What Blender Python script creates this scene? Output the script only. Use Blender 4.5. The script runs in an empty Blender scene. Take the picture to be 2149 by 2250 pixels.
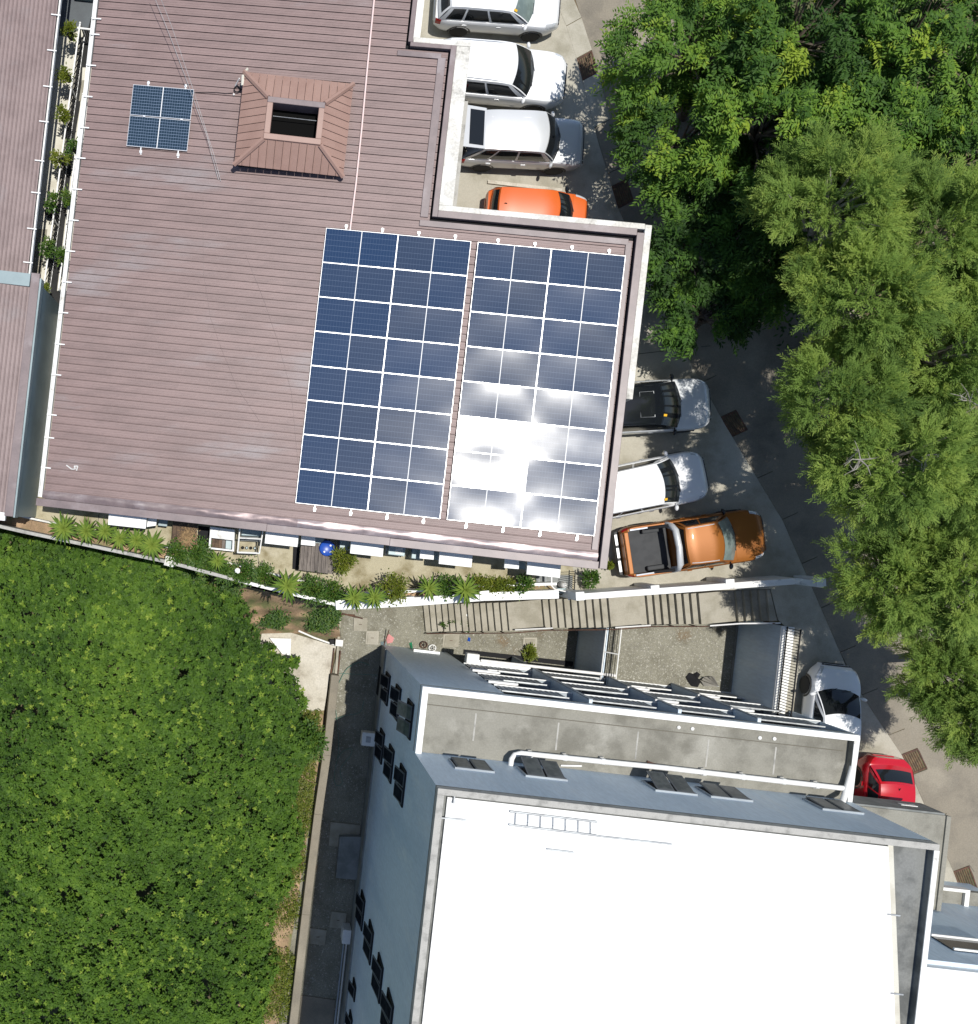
import bpy, math, random
import numpy as np
from mathutils import Vector, Matrix

# ------------------------------------------------------------------ camera, sky, sun, exposure
S = bpy.context.scene
FPX, CAMZ, NX, NY = 2118.0, 35.0, 575.0, 1140.0      # focal length (photo px), camera height, nadir point (photo px)
cam = bpy.data.cameras.new('camera')
camo = bpy.data.objects.new('camera', cam)
S.collection.objects.link(camo)
S.camera = camo
camo.location = (0, 0, CAMZ)
camo.rotation_euler = (0, 0, 0)
cam.sensor_fit = 'VERTICAL'
cam.sensor_height = 24.0
cam.lens = FPX / 2250.0 * 24.0
cam.shift_x = (1074.5 - NX) / 2250.0
cam.shift_y = (NY - 1125.0) / 2250.0
cam.clip_start, cam.clip_end = 0.5, 3000
SUN = Vector((0.136, 0.078, 1.0)).normalized()
world = bpy.data.worlds.new('World')
S.world = world
world.use_nodes = True
_n = world.node_tree.nodes
_bg = _n['Background']
_sky = _n.new('ShaderNodeTexSky')
_sky.sky_type = 'NISHITA'
_sky.sun_disc = False
_sky.sun_elevation = math.asin(SUN.z)
_sky.sun_rotation = math.atan2(SUN.x, SUN.y)
_sky.air_density, _sky.dust_density = 1.0, 0.6
world.node_tree.links.new(_sky.outputs[0], _bg.inputs[0])
_bg.inputs[1].default_value = 0.112
sun = bpy.data.lights.new('sun', 'SUN')
suno = bpy.data.objects.new('sun', sun)
S.collection.objects.link(suno)
suno.location = SUN * 60
suno.rotation_euler = SUN.to_track_quat('Z', 'Y').to_euler()
sun.energy, sun.angle, sun.color = 4.5, math.radians(0.53), (1.0, 0.965, 0.9)
S.view_settings.view_transform = 'Standard'
S.view_settings.look = 'None'
S.view_settings.exposure = 0.0
S.view_settings.gamma = 1.0
S.render.engine = 'CYCLES'
S.cycles.max_bounces = 6

# ------------------------------------------------------------------ helpers
col = S.collection
random.seed(7)
RNG = np.random.default_rng(11)
ALPHA = math.radians(6.4)
CA, SA = math.cos(ALPHA), math.sin(ALPHA)

def W(px, py, z=0.0):                      # where the ray of a photo pixel meets height z
    return Vector(((px - NX) * (CAMZ - z) / FPX, (NY - py) * (CAMZ - z) / FPX, z))
def UV(u, v, z=0.0):                       # building axes (rotated 6.4 degrees) -> world
    return Vector((u * CA + v * SA, -u * SA + v * CA, z))
def toUV(p):
    return p[0] * CA - p[1] * SA, p[0] * SA + p[1] * CA
def RZ(u):                                 # height of the brown roof
    return 2.88 + 0.06 * u
def WR(px, py, dz=0.0):                    # photo pixel -> brown roof plane
    z = 3.0
    for _ in range(8):
        p = W(px, py, z)
        z = RZ(toUV(p)[0]) + dz
    return W(px, py, z)

WORLDM = {}
def place(o, M, parent=None):
    col.objects.link(o)
    o.matrix_basis = M
    WORLDM[o.name] = M
    if parent is not None:
        o.parent = parent
        o.matrix_parent_inverse = WORLDM[parent.name].inverted()
    return o
def tag(o, label=None, cat=None, group=None, kind=None):
    if label: o['label'] = label
    if cat: o['category'] = cat
    if group: o['group'] = group
    if kind: o['kind'] = kind
    return o
def thing(name, loc, label, cat, rz=0.0, group=None, M=None):
    o = bpy.data.objects.new(name, None)
    o.empty_display_size = 0.2
    place(o, M if M is not None else Matrix.Translation(Vector(loc)) @ Matrix.Rotation(rz, 4, 'Z'))
    return tag(o, label, cat, group)
def copy_tree(root, M, label=None, group=None):
    r = root.copy(); col.objects.link(r)
    r.matrix_basis = M; WORLDM[r.name] = M
    if label: r['label'] = label
    if group: r['group'] = group
    def rec(a, b):
        for ch in KIDS.get(a.name, []):
            c = ch.copy(); col.objects.link(c); c.parent = b
            c.matrix_parent_inverse = ch.matrix_parent_inverse.copy()
            KIDS.setdefault(b.name, []).append(c)
            WORLDM[c.name] = WORLDM[b.name] @ WORLDM[a.name].inverted() @ WORLDM[ch.name]
            rec(ch, c)
    rec(root, r)
    return r
KIDS = {}

class MB:
    def __init__(s): s.v, s.f, s.m = [], [], []
    def add(s, vs, fs, mi=0):
        b = len(s.v); s.v += [tuple(p) for p in vs]
        for f in fs: s.f.append(tuple(b + i for i in f)); s.m.append(mi)
        return s
    def hexa(s, p, mi=0):                  # 8 points: bottom 4 ccw, top 4 ccw
        return s.add(p, [(3,2,1,0),(4,5,6,7),(0,1,5,4),(1,2,6,5),(2,3,7,6),(3,0,4,7)], mi)
    def box(s, x0, x1, y0, y1, z0, z1, M=None, mi=0):
        p = [Vector(q) for q in ((x0,y0,z0),(x1,y0,z0),(x1,y1,z0),(x0,y1,z0),(x0,y0,z1),(x1,y0,z1),(x1,y1,z1),(x0,y1,z1))]
        if M is not None: p = [M @ q for q in p]
        return s.hexa(p, mi)
    def ubox(s, u0, u1, v0, v1, z0, z1, mi=0):   # box in building axes
        return s.hexa([UV(u0,v0,z0),UV(u1,v0,z0),UV(u1,v1,z0),UV(u0,v1,z0),UV(u0,v0,z1),UV(u1,v0,z1),UV(u1,v1,z1),UV(u0,v1,z1)], mi)
    def prism(s, poly, z0, z1, mi=0):      # poly of (x,y); z0,z1 number or list
        n = len(poly)
        a = sum(poly[i][0]*poly[(i+1)%n][1]-poly[(i+1)%n][0]*poly[i][1] for i in range(n))
        if a < 0: poly = poly[::-1]; z1 = z1[::-1] if isinstance(z1, list) else z1; z0 = z0[::-1] if isinstance(z0, list) else z0
        g = lambda z, i: z[i] if isinstance(z, list) else z
        vs = [(poly[i][0], poly[i][1], g(z0,i)) for i in range(n)] + [(poly[i][0], poly[i][1], g(z1,i)) for i in range(n)]
        fs = [tuple(range(n-1,-1,-1)), tuple(range(n,2*n))] + [(i,(i+1)%n,n+(i+1)%n,n+i) for i in range(n)]
        return s.add(vs, fs, mi)
    def tube(s, pts, r, n=8, mi=0, cap=True):
        pts = [Vector(p) for p in pts]; rs = r if isinstance(r, (list, tuple)) else [r]*len(pts)
        rings = []; up = Vector((0.13, 0.31, 1)).normalized()
        for i, p in enumerate(pts):
            d = (pts[min(i+1,len(pts)-1)] - pts[max(i-1,0)])
            d = d.normalized() if d.length > 1e-9 else Vector((0,0,1))
            a = d.cross(up if abs(d.dot(up)) < .95 else Vector((1,0,0))).normalized(); b = d.cross(a)
            rings.append([p + a*math.cos(2*math.pi*k/n)*rs[i] + b*math.sin(2*math.pi*k/n)*rs[i] for k in range(n)])
        vs = [q for R in rings for q in R]
        fs = [(i*n+k, i*n+(k+1)%n, (i+1)*n+(k+1)%n, (i+1)*n+k) for i in range(len(pts)-1) for k in range(n)]
        if cap: fs += [tuple(range(n-1,-1,-1)), tuple(range((len(pts)-1)*n, len(pts)*n))]
        return s.add(vs, fs, mi)
    def lathe(s, prof, c=(0,0,0), n=20, M=None, mi=0):   # prof: (r,z)
        vs = []
        for r, z in prof:
            for k in range(n):
                q = Vector((r*math.cos(2*math.pi*k/n), r*math.sin(2*math.pi*k/n), z))
                vs.append((M @ q) if M is not None else q + Vector(c))
        fs = [(i*n+k, i*n+(k+1)%n, (i+1)*n+(k+1)%n, (i+1)*n+k) for i in range(len(prof)-1) for k in range(n)]
        fs += [tuple(range(n-1,-1,-1)), tuple(range((len(prof)-1)*n, len(prof)*n))]
        return s.add(vs, fs, mi)
    def grid(s, fn, nu, nv, mi=0, flip=False):
        vs = [fn(i/nu, j/nv) for j in range(nv+1) for i in range(nu+1)]
        w = nu+1
        fs = [(j*w+i, j*w+i+1, (j+1)*w+i+1, (j+1)*w+i) for j in range(nv) for i in range(nu)]
        if flip: fs = [f[::-1] for f in fs]
        return s.add(vs, fs, mi)
    def mesh(s, name, mats, smooth=False, center=True):
        v = np.array(s.v, dtype=float); c = np.zeros(3)
        if center:
            c = (v.min(0)+v.max(0))/2; v = v - c
        me = bpy.data.meshes.new(name)
        me.from_pydata(v.tolist(), [], s.f)
        for m in (mats if isinstance(mats, (list, tuple)) else [mats]): me.materials.append(m)
        if any(s.m): me.polygons.foreach_set('material_index', s.m)
        if smooth:
            me.polygons.foreach_set('use_smooth', [True]*len(s.f))
            me.set_sharp_from_angle(angle=math.radians(smooth if smooth > 1 else 40))
        me.update()
        return me, Vector(c)
    def build(s, name, mats, parent=None, smooth=False, bevel=0.0, M=None):
        me, c = s.mesh(name, mats, smooth)
        o = bpy.data.objects.new(name, me)
        MM = Matrix.Translation(c)
        if M is not None: MM = M @ MM
        place(o, MM, parent)
        if parent is not None: KIDS.setdefault(parent.name, []).append(o)
        if bevel:
            b = o.modifiers.new('bevel', 'BEVEL'); b.width = bevel; b.segments = 2; b.limit_method = 'ANGLE'
        return o
def child(me, name, parent, M):            # another object on shared mesh data
    o = bpy.data.objects.new(name, me); place(o, M, parent)
    KIDS.setdefault(parent.name, []).append(o)
    return o

# ------------------------------------------------------------------ materials
MATS = {}
def mat(name, c, rough=.7, c2=None, scale=1.0, lo=.4, hi=.62, c3=None, scale3=.35, lo3=.5, hi3=.7, fine=.0, fscale=30, bump=0., bscale=40,
        metal=0., spec=.5, rand=0., coat=0., stretch=None, alpha=None, trans=0., objco=False):
    m = bpy.data.materials.new(name); m.use_nodes = True
    nt = m.node_tree; N, L = nt.nodes, nt.links
    b = N['Principled BSDF']
    b.inputs['Roughness'].default_value = rough
    b.inputs['Metallic'].default_value = metal
    b.inputs['Specular IOR Level'].default_value = spec
    b.inputs['Coat Weight'].default_value = coat
    b.inputs['Coat Roughness'].default_value = .08
    if trans: b.inputs['Transmission Weight'].default_value = trans
    if objco:
        co = N.new('ShaderNodeTexCoord').outputs['Object']
    else:
        co = N.new('ShaderNodeNewGeometry').outputs['Position']
    if stretch:
        mp = N.new('ShaderNodeMapping'); mp.inputs['Rotation'].default_value = (0, 0, stretch[3] if len(stretch) > 3 else 0)
        mp.vector_type = 'POINT'; mp.inputs['Scale'].default_value = stretch[:3]
        L.new(co, mp.inputs[0]); cs = mp.outputs[0]
    else: cs = co
    def noise(sc, det, vec):
        t = N.new('ShaderNodeTexNoise'); t.inputs['Scale'].default_value = sc; t.inputs['Detail'].default_value = det
        t.inputs['Roughness'].default_value = .6; L.new(vec, t.inputs['Vector']); return t.outputs['Fac']
    def ramp(x, a, d):
        r = N.new('ShaderNodeMapRange'); r.inputs[1].default_value = a; r.inputs[2].default_value = d; r.interpolation_type = 'SMOOTHSTEP'
        L.new(x, r.inputs[0]); return r.outputs[0]
    def mix(f, a, d, mode='MIX'):
        x = N.new('ShaderNodeMix'); x.data_type = 'RGBA'; x.blend_type = mode
        if isinstance(f, float): x.inputs[0].default_value = f
        else: L.new(f, x.inputs[0])
        for q, i in ((a, 6), (d, 7)):
            if isinstance(q, tuple): x.inputs[i].default_value = (*q, 1)
            else: L.new(q, x.inputs[i])
        return x.outputs[2]
    cur = tuple(c)
    if c2: cur = mix(ramp(noise(scale, 6, cs), lo, hi), cur, tuple(c2))
    if c3: cur = mix(ramp(noise(scale3, 7, cs), lo3, hi3), cur, tuple(c3))
    if fine:
        g = N.new('ShaderNodeMapRange'); g.inputs[1].default_value = .3; g.inputs[2].default_value = .7
        g.inputs[3].default_value = 1 - fine; g.inputs[4].default_value = 1 + fine
        L.new(noise(fscale, 3, cs), g.inputs[0])
        x = N.new('ShaderNodeVectorMath'); x.operation = 'SCALE'
        if isinstance(cur, tuple): x.inputs[0].default_value = cur
        else: L.new(cur, x.inputs[0])
        L.new(g.outputs[0], x.inputs['Scale']); cur = x.outputs[0]
    if rand:
        oi = N.new('ShaderNodeObjectInfo'); g = N.new('ShaderNodeMapRange'); g.inputs[3].default_value = 1 - rand; g.inputs[4].default_value = 1 + rand
        L.new(oi.outputs['Random'], g.inputs[0]); x = N.new('ShaderNodeVectorMath'); x.operation = 'SCALE'
        if isinstance(cur, tuple): x.inputs[0].default_value = cur
        else: L.new(cur, x.inputs[0])
        L.new(g.outputs[0], x.inputs['Scale']); cur = x.outputs[0]
    if isinstance(cur, tuple): b.inputs['Base Color'].default_value = (*cur, 1)
    else: L.new(cur, b.inputs['Base Color'])
    if bump:
        bp = N.new('ShaderNodeBump'); bp.inputs['Strength'].default_value = bump; bp.inputs['Distance'].default_value = .02
        L.new(noise(bscale, 4, cs), bp.inputs['Height']); L.new(bp.outputs[0], b.inputs['Normal'])
    MATS[name] = m
    return m

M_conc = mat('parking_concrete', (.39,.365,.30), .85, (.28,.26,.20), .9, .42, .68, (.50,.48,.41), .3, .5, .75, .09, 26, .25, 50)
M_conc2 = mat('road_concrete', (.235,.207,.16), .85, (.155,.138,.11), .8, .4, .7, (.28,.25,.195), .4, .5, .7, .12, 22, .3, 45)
M_asph = mat('asphalt_road', (.10,.10,.10), .9, (.16,.155,.15), .7, .45, .7, None, fine=.2, fscale=18, bump=.3)
M_yard = mat('yard_concrete', (.40,.36,.25), .85, (.20,.165,.085), .75, .45, .66, (.47,.43,.33), .5, .55, .72, .1, 25, .25, 50)
M_slabw = mat('pale_slab', (.50,.465,.39), .85, (.33,.295,.235), 1.9, .46, .70, (.56,.525,.455), .6, .5, .7, .12, 16, .2)
M_stair = mat('stair_concrete', (.36,.335,.275), .88, (.27,.25,.195), 1.4, .4, .66, None, fine=.09, fscale=25, bump=.25)
M_gravb = mat('gravel_bed', (.245,.235,.185), .95, (.175,.165,.125), 1.1, .4, .66, (.20,.15,.095), .55, .6, .74, .35, 38, .9, 60)
M_soil = mat('soil', (.40,.275,.17), .95, (.26,.18,.11), 1.4, .4, .62, (.16,.17,.07), .8, .5, .65, .2, 20, .6)
M_land = mat('land', (.09,.095,.045), .95, (.16,.12,.07), .25, .4, .65, None, fine=.3, fscale=6, bump=.6, bscale=12)
M_rock = mat('stones', (.32,.31,.26), .9, (.18,.172,.145), 9, .4, .6, (.48,.465,.41), 14, .52, .66)
M_roof = mat('brown_roof_paint', (.226,.155,.146), .5, (.186,.127,.120), 1.6, .38, .68, (.245,.21,.212), .45, .54, .74, .09, 22, .12, 30, rand=.05, stretch=(.45,1.6,1,ALPHA))
M_roofd = mat('roof_seam_shade', (.150,.104,.098), .8, fine=.2, fscale=12)  # darker seam tone paints the shadow line beside each rib
M_hood = mat('red_brown_hood_paint', (.34,.215,.175), .5, (.30,.185,.15), 1.2, .4, .7, None, fine=.05, fscale=25, rand=.04)
M_flash = mat('brown_flashing_paint', (.19,.145,.145), .42, (.15,.115,.118), 1.5, .4, .66, (.25,.21,.215), .9, .54, .7, .07, 20)
M_flashs = mat('flashing_sun_glare', (.46,.385,.38), .48, (.34,.275,.27), 1.3, .4, .66, None, metal=.7, fine=.05)  # pale metal tone stands in for sun glare on the flashing
M_wroof = mat('west_roof_paint', (.235,.172,.166), .5, (.185,.132,.128), 1.1, .4, .66, (.22,.18,.18), .5, .54, .7, .08, 20, .1, 25)
M_para = mat('weathered_white_parapet', (.60,.58,.53), .8, (.33,.315,.28), 3.2, .5, .66, (.70,.69,.65), 1.6, .46, .58, .16, 14, .4, 30)
M_white = mat('white_paint', (.80,.80,.78), .55, (.70,.69,.66), 1.5, .5, .75)
M_whited = mat('white_paint_dirty', (.74,.73,.70), .65, (.42,.41,.38), 3.0, .56, .74, (.55,.54,.5), 1.0, .55, .75)
M_wroofw = mat('white_roof_sheet', (.82,.82,.80), .5, (.78,.78,.76), .6)
M_blue = mat('blue_grey_wall', (.60,.70,.785), .5, (.50,.61,.71), .6, .4, .66, (.65,.73,.78), 1.0, .52, .72, .08, 12, stretch=(1,1,.22))
M_blued = mat('grey_wall_band', (.36,.40,.43), .7, (.28,.31,.34), .8, .4, .66)
M_plinth = mat('grey_plinth', (.24,.25,.245), .8, (.17,.18,.175), 1.5)
M_deck = mat('stained_roof_deck', (.255,.246,.21), .88, (.165,.158,.132), 1.0, .4, .68, (.33,.32,.28), .7, .52, .72, .1, 20, .3, 40)
M_deckd = mat('dark_gutter_deck', (.20,.205,.195), .88, (.10,.104,.10), 1.2, .4, .66, (.20,.20,.18), .7, .55, .72, .1, 20)
M_capc = mat('grey_parapet_cap', (.40,.39,.36), .85, (.26,.255,.235), 3.0, .45, .7, None, fine=.1)
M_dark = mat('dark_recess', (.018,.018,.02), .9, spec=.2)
M_void = mat('black_void', (.004,.004,.004), .9, spec=.1)
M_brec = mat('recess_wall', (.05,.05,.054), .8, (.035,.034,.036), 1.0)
M_glass = mat('dark_window_glass', (.018,.022,.026), .08, spec=.6)
M_glass2 = mat('window_pane', (.020,.023,.027), .5, (.012,.014,.017), 4.0, .4, .6, spec=.0)
M_glass3 = mat('grey_window_pane', (.085,.097,.10), .35, (.05,.06,.065), 5.0, .4, .6, spec=.3)  # on one west window this grey paints a reflection
M_black = mat('black_metal', (.020,.020,.022), .6, spec=.1)
M_alu = mat('aluminium', (.72,.73,.74), .38, metal=.7)
M_steel = mat('galvanised_steel', (.40,.42,.43), .5, (.30,.31,.32), 4, metal=.5)
M_rust = mat('rusty_steel', (.075,.04,.03), .85, (.13,.06,.035), 6)
M_bgm = mat('blue_grey_sheet_metal', (.235,.30,.315), .45, (.19,.245,.26), .8, .4, .66, metal=.15)
M_cream = mat('cream_walkway', (.60,.58,.50), .85, (.50,.47,.39), 1.2, .45, .7, None, fine=.05)
M_gap = mat('dark_drain_floor', (.022,.022,.022), .9, (.015,.015,.015), 1.2)
M_tile = mat('grey_tile', (.30,.28,.22), .8, (.24,.22,.17), 3)
M_wood = mat('grey_weathered_wood', (.17,.145,.125), .85, (.105,.088,.078), 5, .4, .62, rand=.16, stretch=(4,.5,1,ALPHA), fine=.14, fscale=14)
M_woodb = mat('brown_old_wood', (.13,.085,.055), .9, (.075,.05,.035), 4, .4, .62, rand=.2, fine=.15)
M_straw = mat('dry_debris', (.30,.20,.10), .95, (.17,.11,.055), 9)
M_bluep = mat('blue_plastic', (.012,.07,.38), .35)
M_pink = mat('faded_pink_plastic', (.62,.27,.26), .6)
M_green = mat('green_plastic', (.02,.22,.10), .5)
M_pvc = mat('white_pvc', (.80,.79,.77), .4)
M_conduit = mat('pinkish_conduit', (.74,.56,.53), .5)
M_cell = None
# ------------------------------------------------------------------ the setting: ground levels
LOW, MID = -6.2, -3.1
def struct(o): return tag(o, kind='structure')
xy = lambda p: (p[0], p[1])
g = MB(); g.add([(-900,-900,-6.3),(900,-900,-6.3),(900,900,-6.3),(-900,900,-6.3)], [(0,1,2,3)])
struct(g.build('ground', M_land))
FENCE = [W(-60,1143,.9), W(52.7,1169,.9), W(372.7,1236,.9), W(539,1280,.9), W(748,1331,.9), W(901,1323,.9), W(1064,1311,.9), W(1228,1306,.9)]
WALLP = [W(1268,1312,1.5), W(1520,1294,1.5), W(1748,1277,1.5), W(1812,1285,1.5)]
edge = [(-400, FENCE[0].y+8)] + [xy(p) for p in FENCE] + [(WALLP[0].x-.1, WALLP[0].y-.05)] + [(WALLP[1].x, WALLP[1].y-.1), (18.45,-2.55)] 
edge += [(18.72,-3.68), xy(UV(19.3,-1.75)), xy(UV(19.3,-7.0)), xy(UV(19.85,-7.0)), xy(UV(19.85,-60)), (400,-80), (400,400), (-400,400)]
g = MB(); g.prism(edge, -6.6, 0.0)
struct(g.build('upper_terrace', M_land))
# drain line along the parking (left edge), then road and parking pavements
DR = [Vector((8.6,22.5)), Vector((10.75,18.84)), Vector((11.45,16.64)), Vector((12.2,13.73)), Vector((12.91,11.34)), Vector((14.96,6.73)), Vector((16.81,3.42)),
      Vector((18.92,-.08)), Vector((21.45,-5.9)), Vector((23.35,-8.75)), Vector((25.25,-13.15)), Vector((27.5,-20))]
def off(pl, d):
    out = []
    for i, p in enumerate(pl):
        t = (pl[min(i+1,len(pl)-1)] - pl[max(i-1,0)]).normalized()
        out.append(p + Vector((-t.y, t.x))*d)
    return out
DR2 = off(DR, .62)
RD2 = off(DR, 6.2)
g = MB(); g.prism([(-12,30),(2,30)] + [xy(p) for p in DR] + [(27.5,-30), xy(UV(19.85,-30)), xy(UV(19.85,-7)), xy(UV(19.32,-7)), xy(UV(19.32,-1.76)), (18.74,-3.66), (18.47,-2.55),
    (WALLP[0].x, WALLP[0].y), xy(FENCE[6]), xy(FENCE[5]), xy(FENCE[4]), xy(FENCE[3]), xy(FENCE[2]), xy(FENCE[1]), (-12, FENCE[0].y)], -.2, .02)
struct(g.build('parking_pavement', M_conc))
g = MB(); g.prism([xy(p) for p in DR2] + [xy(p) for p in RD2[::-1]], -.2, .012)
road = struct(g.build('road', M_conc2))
g = MB(); g.prism([xy(p) for p in DR] + [xy(p) for p in DR2[::-1]], -.9, -.35)
drain = struct(g.build('drain_channel', M_gap))
def seg_at(s0, s1):                          # quad of the drain between two arc lengths
    def at(pl, s):
        for a, b in zip(pl, pl[1:]):
            l = (b-a).length
            if s <= l: return a + (b-a)*(s/l)
            s -= l
        return pl[-1]
    tot = sum((b-a).length for a, b in zip(DR, DR[1:]))
    tot2 = sum((b-a).length for a, b in zip(DR2, DR2[1:]))
    return at(DR,s0), at(DR2,s0*tot2/tot), at(DR2,s1*tot2/tot), at(DR,s1)
def arc_of(p):
    best = (1e9, 0); acc = 0
    for a, b in zip(DR, DR[1:]):
        d = b-a; t = max(0, min(1, (Vector(p)-a).dot(d)/d.length_squared)); q = a+d*t
        if (q-Vector(p)).length < best[0]: best = ((q-Vector(p)).length, acc+t*d.length)
        acc += d.length
    return best[1]
GR = sorted(arc_of(W(*p)[:2]) for p in ((1286,150),(1362,431),(1596,938),(1990,1680),(2114,1934)))
GLAB = ['dark drain grate between the two northern white cars and the trees', 'drain grate in the road by the nose of the orange hatchback',
        'drain grate in deep shade in front of the two white cars under the roof', 'drain grate in the pavement just behind the red car', 'drain grate beside the porch roof east of the white-roofed building']
s = 0.0; Ltot = sum((b-a).length for a, b in zip(DR, DR[1:])); gi = 0; cuts = []
while s < Ltot - .3:
    if gi < len(GR) and s + 2.2 > GR[gi]-.42:
        if GR[gi]-.42 - s > .25: cuts.append((s, GR[gi]-.42, 0))
        cuts.append((GR[gi]-.42, GR[gi]+.42, 1)); s = GR[gi]+.42; gi += 1
    else:
        cuts.append((s, min(s+1.75, Ltot), 0)); s += 1.75
k = 0
for a, b, isg in cuts:
    q = seg_at(a+.012, b-.012)
    if not isg:
        g = MB(); g.prism([xy(p) for p in q], -.1, .026 + .008*random.random())
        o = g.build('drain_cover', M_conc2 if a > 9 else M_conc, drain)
    else:
        c = (q[0]+q[1]+q[2]+q[3])/4
        t = thing('drain_grate', (c.x, c.y, 0), GLAB[k], 'drain grate', group='drain grates along the road'); k += 1
        fr = MB(); e1 = (q[1]-q[0]); e2 = (q[3]-q[0])
        P = lambda s_, t_, z: Vector((*(q[0]+e1*s_+e2*t_), z))
        for (s0,s1,t0,t1) in ((0,1,0,.07),(0,1,.93,1),(0,.07,.07,.93),(.93,1,.07,.93)):
            fr.hexa([P(s0,t0,-.05),P(s1,t0,-.05),P(s1,t1,-.05),P(s0,t1,-.05),P(s0,t0,.024),P(s1,t0,.024),P(s1,t1,.024),P(s0,t1,.024)])
        fr.build('frame', M_rust, t)
        for i in range(6):
            s0 = .13 + i*.13; bb = MB()
            bb.hexa([P(s0,.07,-.04),P(s0+.05,.07,-.04),P(s0+.05,.93,-.04),P(s0,.93,-.04),P(s0,.07,.02),P(s0+.05,.07,.02),P(s0+.05,.93,.02),P(s0,.93,.02)])
            bb.build('bar', M_rust, t)
# thin joints and parking dividers in the pavement
def strip(pts, w, z0, z1, m, name, parent):
    g = MB()
    for a, b in zip(pts, pts[1:]):
        a, b = Vector(a[:2]), Vector(b[:2]); n = Vector((-(b-a).y, (b-a).x)).normalized()*w/2
        g.prism([xy(a-n), xy(b-n), xy(b+n), xy(a+n)], z0, z1)
    return g.build(name, m, parent)
pav = bpy.data.objects['parking_pavement']
M_joint = mat('pavement_joint', (.13,.12,.095), .9)
for a, b in (((1085,445),(1215,428)),((1090,260),(1240,262)),((1383,780),(1560,760))):
    strip([W(*a), W(*b)], .03, .0, .0235, M_joint, 'pavement_joint', pav)
for a, b in (((1072,399),(1235,418)), ((1030,250),(1160,268))):
    strip([W(*a,.1), W(*b,.1)], .12, .0, .11, M_slabw, 'parking_kerb', pav)
strip([W(2017,1705), W(2030,1740), W(2045,1778), W(2085,1840), W(2140,1915)], .03, 0, .0155, M_joint, 'road_crack', road)
strip([W(1940,1580), W(1965,1625), W(1985,1662)], .03, 0, .0155, M_joint, 'road_crack', road)
# yard behind the brown-roofed building
g = MB(); g.prism([xy(UV(-9.5,.55)), xy(UV(11.0,.55)), xy(W(1262,1262)), xy(W(1262,1300)), xy(FENCE[6]), xy(FENCE[5]), xy(FENCE[4]), xy(FENCE[3]), xy(FENCE[2]), xy(FENCE[1]), xy(W(20,1130))], -.1, .03)
yard = struct(g.build('yard_floor', M_yard))
for a, b in (((290,1130),(296,1160)),((218,1128),(214,1158)),((700,1258),(710,1300)),((560,1180),(572,1258))):
    strip([W(*a), W(*b)], .025, 0, .0335, M_joint, 'yard_joint', yard)
# lower gravel court, mid terrace, pale slab, embankment
g = MB(); g.prism([xy(W(*p,LOW)) for p in ((752,1300),(1310,1300),(1310,1520),(850,1520),(760,2330),(600,2330),(730,1480),(748,1400))], LOW-.08, LOW)
struct(g.build('gravel_court', M_gravb))
g = MB(); g.prism([xy(UV(14.1,-5.6)), xy(UV(19.3,-5.6)), xy(UV(19.3,-1.2)), xy(UV(14.1,-2.2))], -6.3, MID)
struct(g.build('gravel_terrace', M_gravb))
g = MB(); g.prism([xy(W(*p,LOW)) for p in ((575,1392),(640,1390),(738,1420),(726,1470),(712,1560),(600,1570),(560,1480))], LOW-.08, LOW+.06)
struct(g.build('concrete_slab', M_slabw))
top = [W(250,1215,-3.6), W(372,1243,-3.6), W(460,1268,-3.6), W(539,1288,-3.6), W(640,1312,-3.6), W(742,1338,-3.6)]
bot = [W(230,1330,LOW), W(350,1350,LOW), W(440,1375,LOW), W(560,1394,LOW), W(660,1392,LOW), W(748,1402,LOW)]
def emb(s, t):
    x = s*5; i = min(int(x), 4); f = x-i
    p = (top[i]*(1-f)+top[i+1]*f)*(1-t) + (bot[i]*(1-f)+bot[i+1]*f)*t
    p.z = -3.6*(1-t)+(LOW-.02)*t + .22*math.sin(s*23+t*9)*math.sin(t*14+s*5)*(1-abs(2*t-1))
    return p
g = MB(); g.grid(emb, 60, 24, flip=True)
struct(g.build('embankment', M_soil, smooth=60))
g = MB(); g.prism([xy(W(*p,LOW)) for p in ((560,1570),(712,1560),(690,1790),(633,2260),(520,2260),(540,1900))], LOW-.09, LOW-.01)
struct(g.build('verge', M_soil))

# gravel stones: a mass nobody could count
def stones(name, poly, z, n, smin, smax, label):
    P = np.array([p[:2] for p in poly]); lo, hi = P.min(0), P.max(0)
    pts = RNG.uniform(lo, hi, (n*3, 2))
    ins = np.zeros(len(pts), bool); j = len(P)-1
    for i in range(len(P)):
        c = ((P[i,1] > pts[:,1]) != (P[j,1] > pts[:,1])) & (pts[:,0] < (P[j,0]-P[i,0])*(pts[:,1]-P[i,1])/(P[j,1]-P[i,1]+1e-12)+P[i,0])
        ins ^= c; j = i
    pts = pts[ins][:n]; n = len(pts)
    base = np.array([(1,0,0),(0,1,0),(-1,0,0),(0,-1,0),(0,0,.8)], float)
    ang = RNG.uniform(0, 6.28, n); sc = RNG.uniform(smin, smax, n)
    V = base[None]*sc[:,None,None]*RNG.uniform(.6,1.25,(n,5,3))
    c, s_ = np.cos(ang)[:,None], np.sin(ang)[:,None]
    X = V[:,:,0]*c-V[:,:,1]*s_ + pts[:,0:1]; Y = V[:,:,0]*s_+V[:,:,1]*c + pts[:,1:2]; Z = V[:,:,2] + z - .004
    V = np.stack([X,Y,Z],-1).reshape(-1,3)
    F = (np.array([(0,1,4),(1,2,4),(2,3,4),(3,0,4)])[None] + (np.arange(n)*5)[:,None,None]).reshape(-1,3)
    o = npmesh(name, V, F, M_rock); tag(o, label, 'gravel', kind='stuff'); return o
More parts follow.
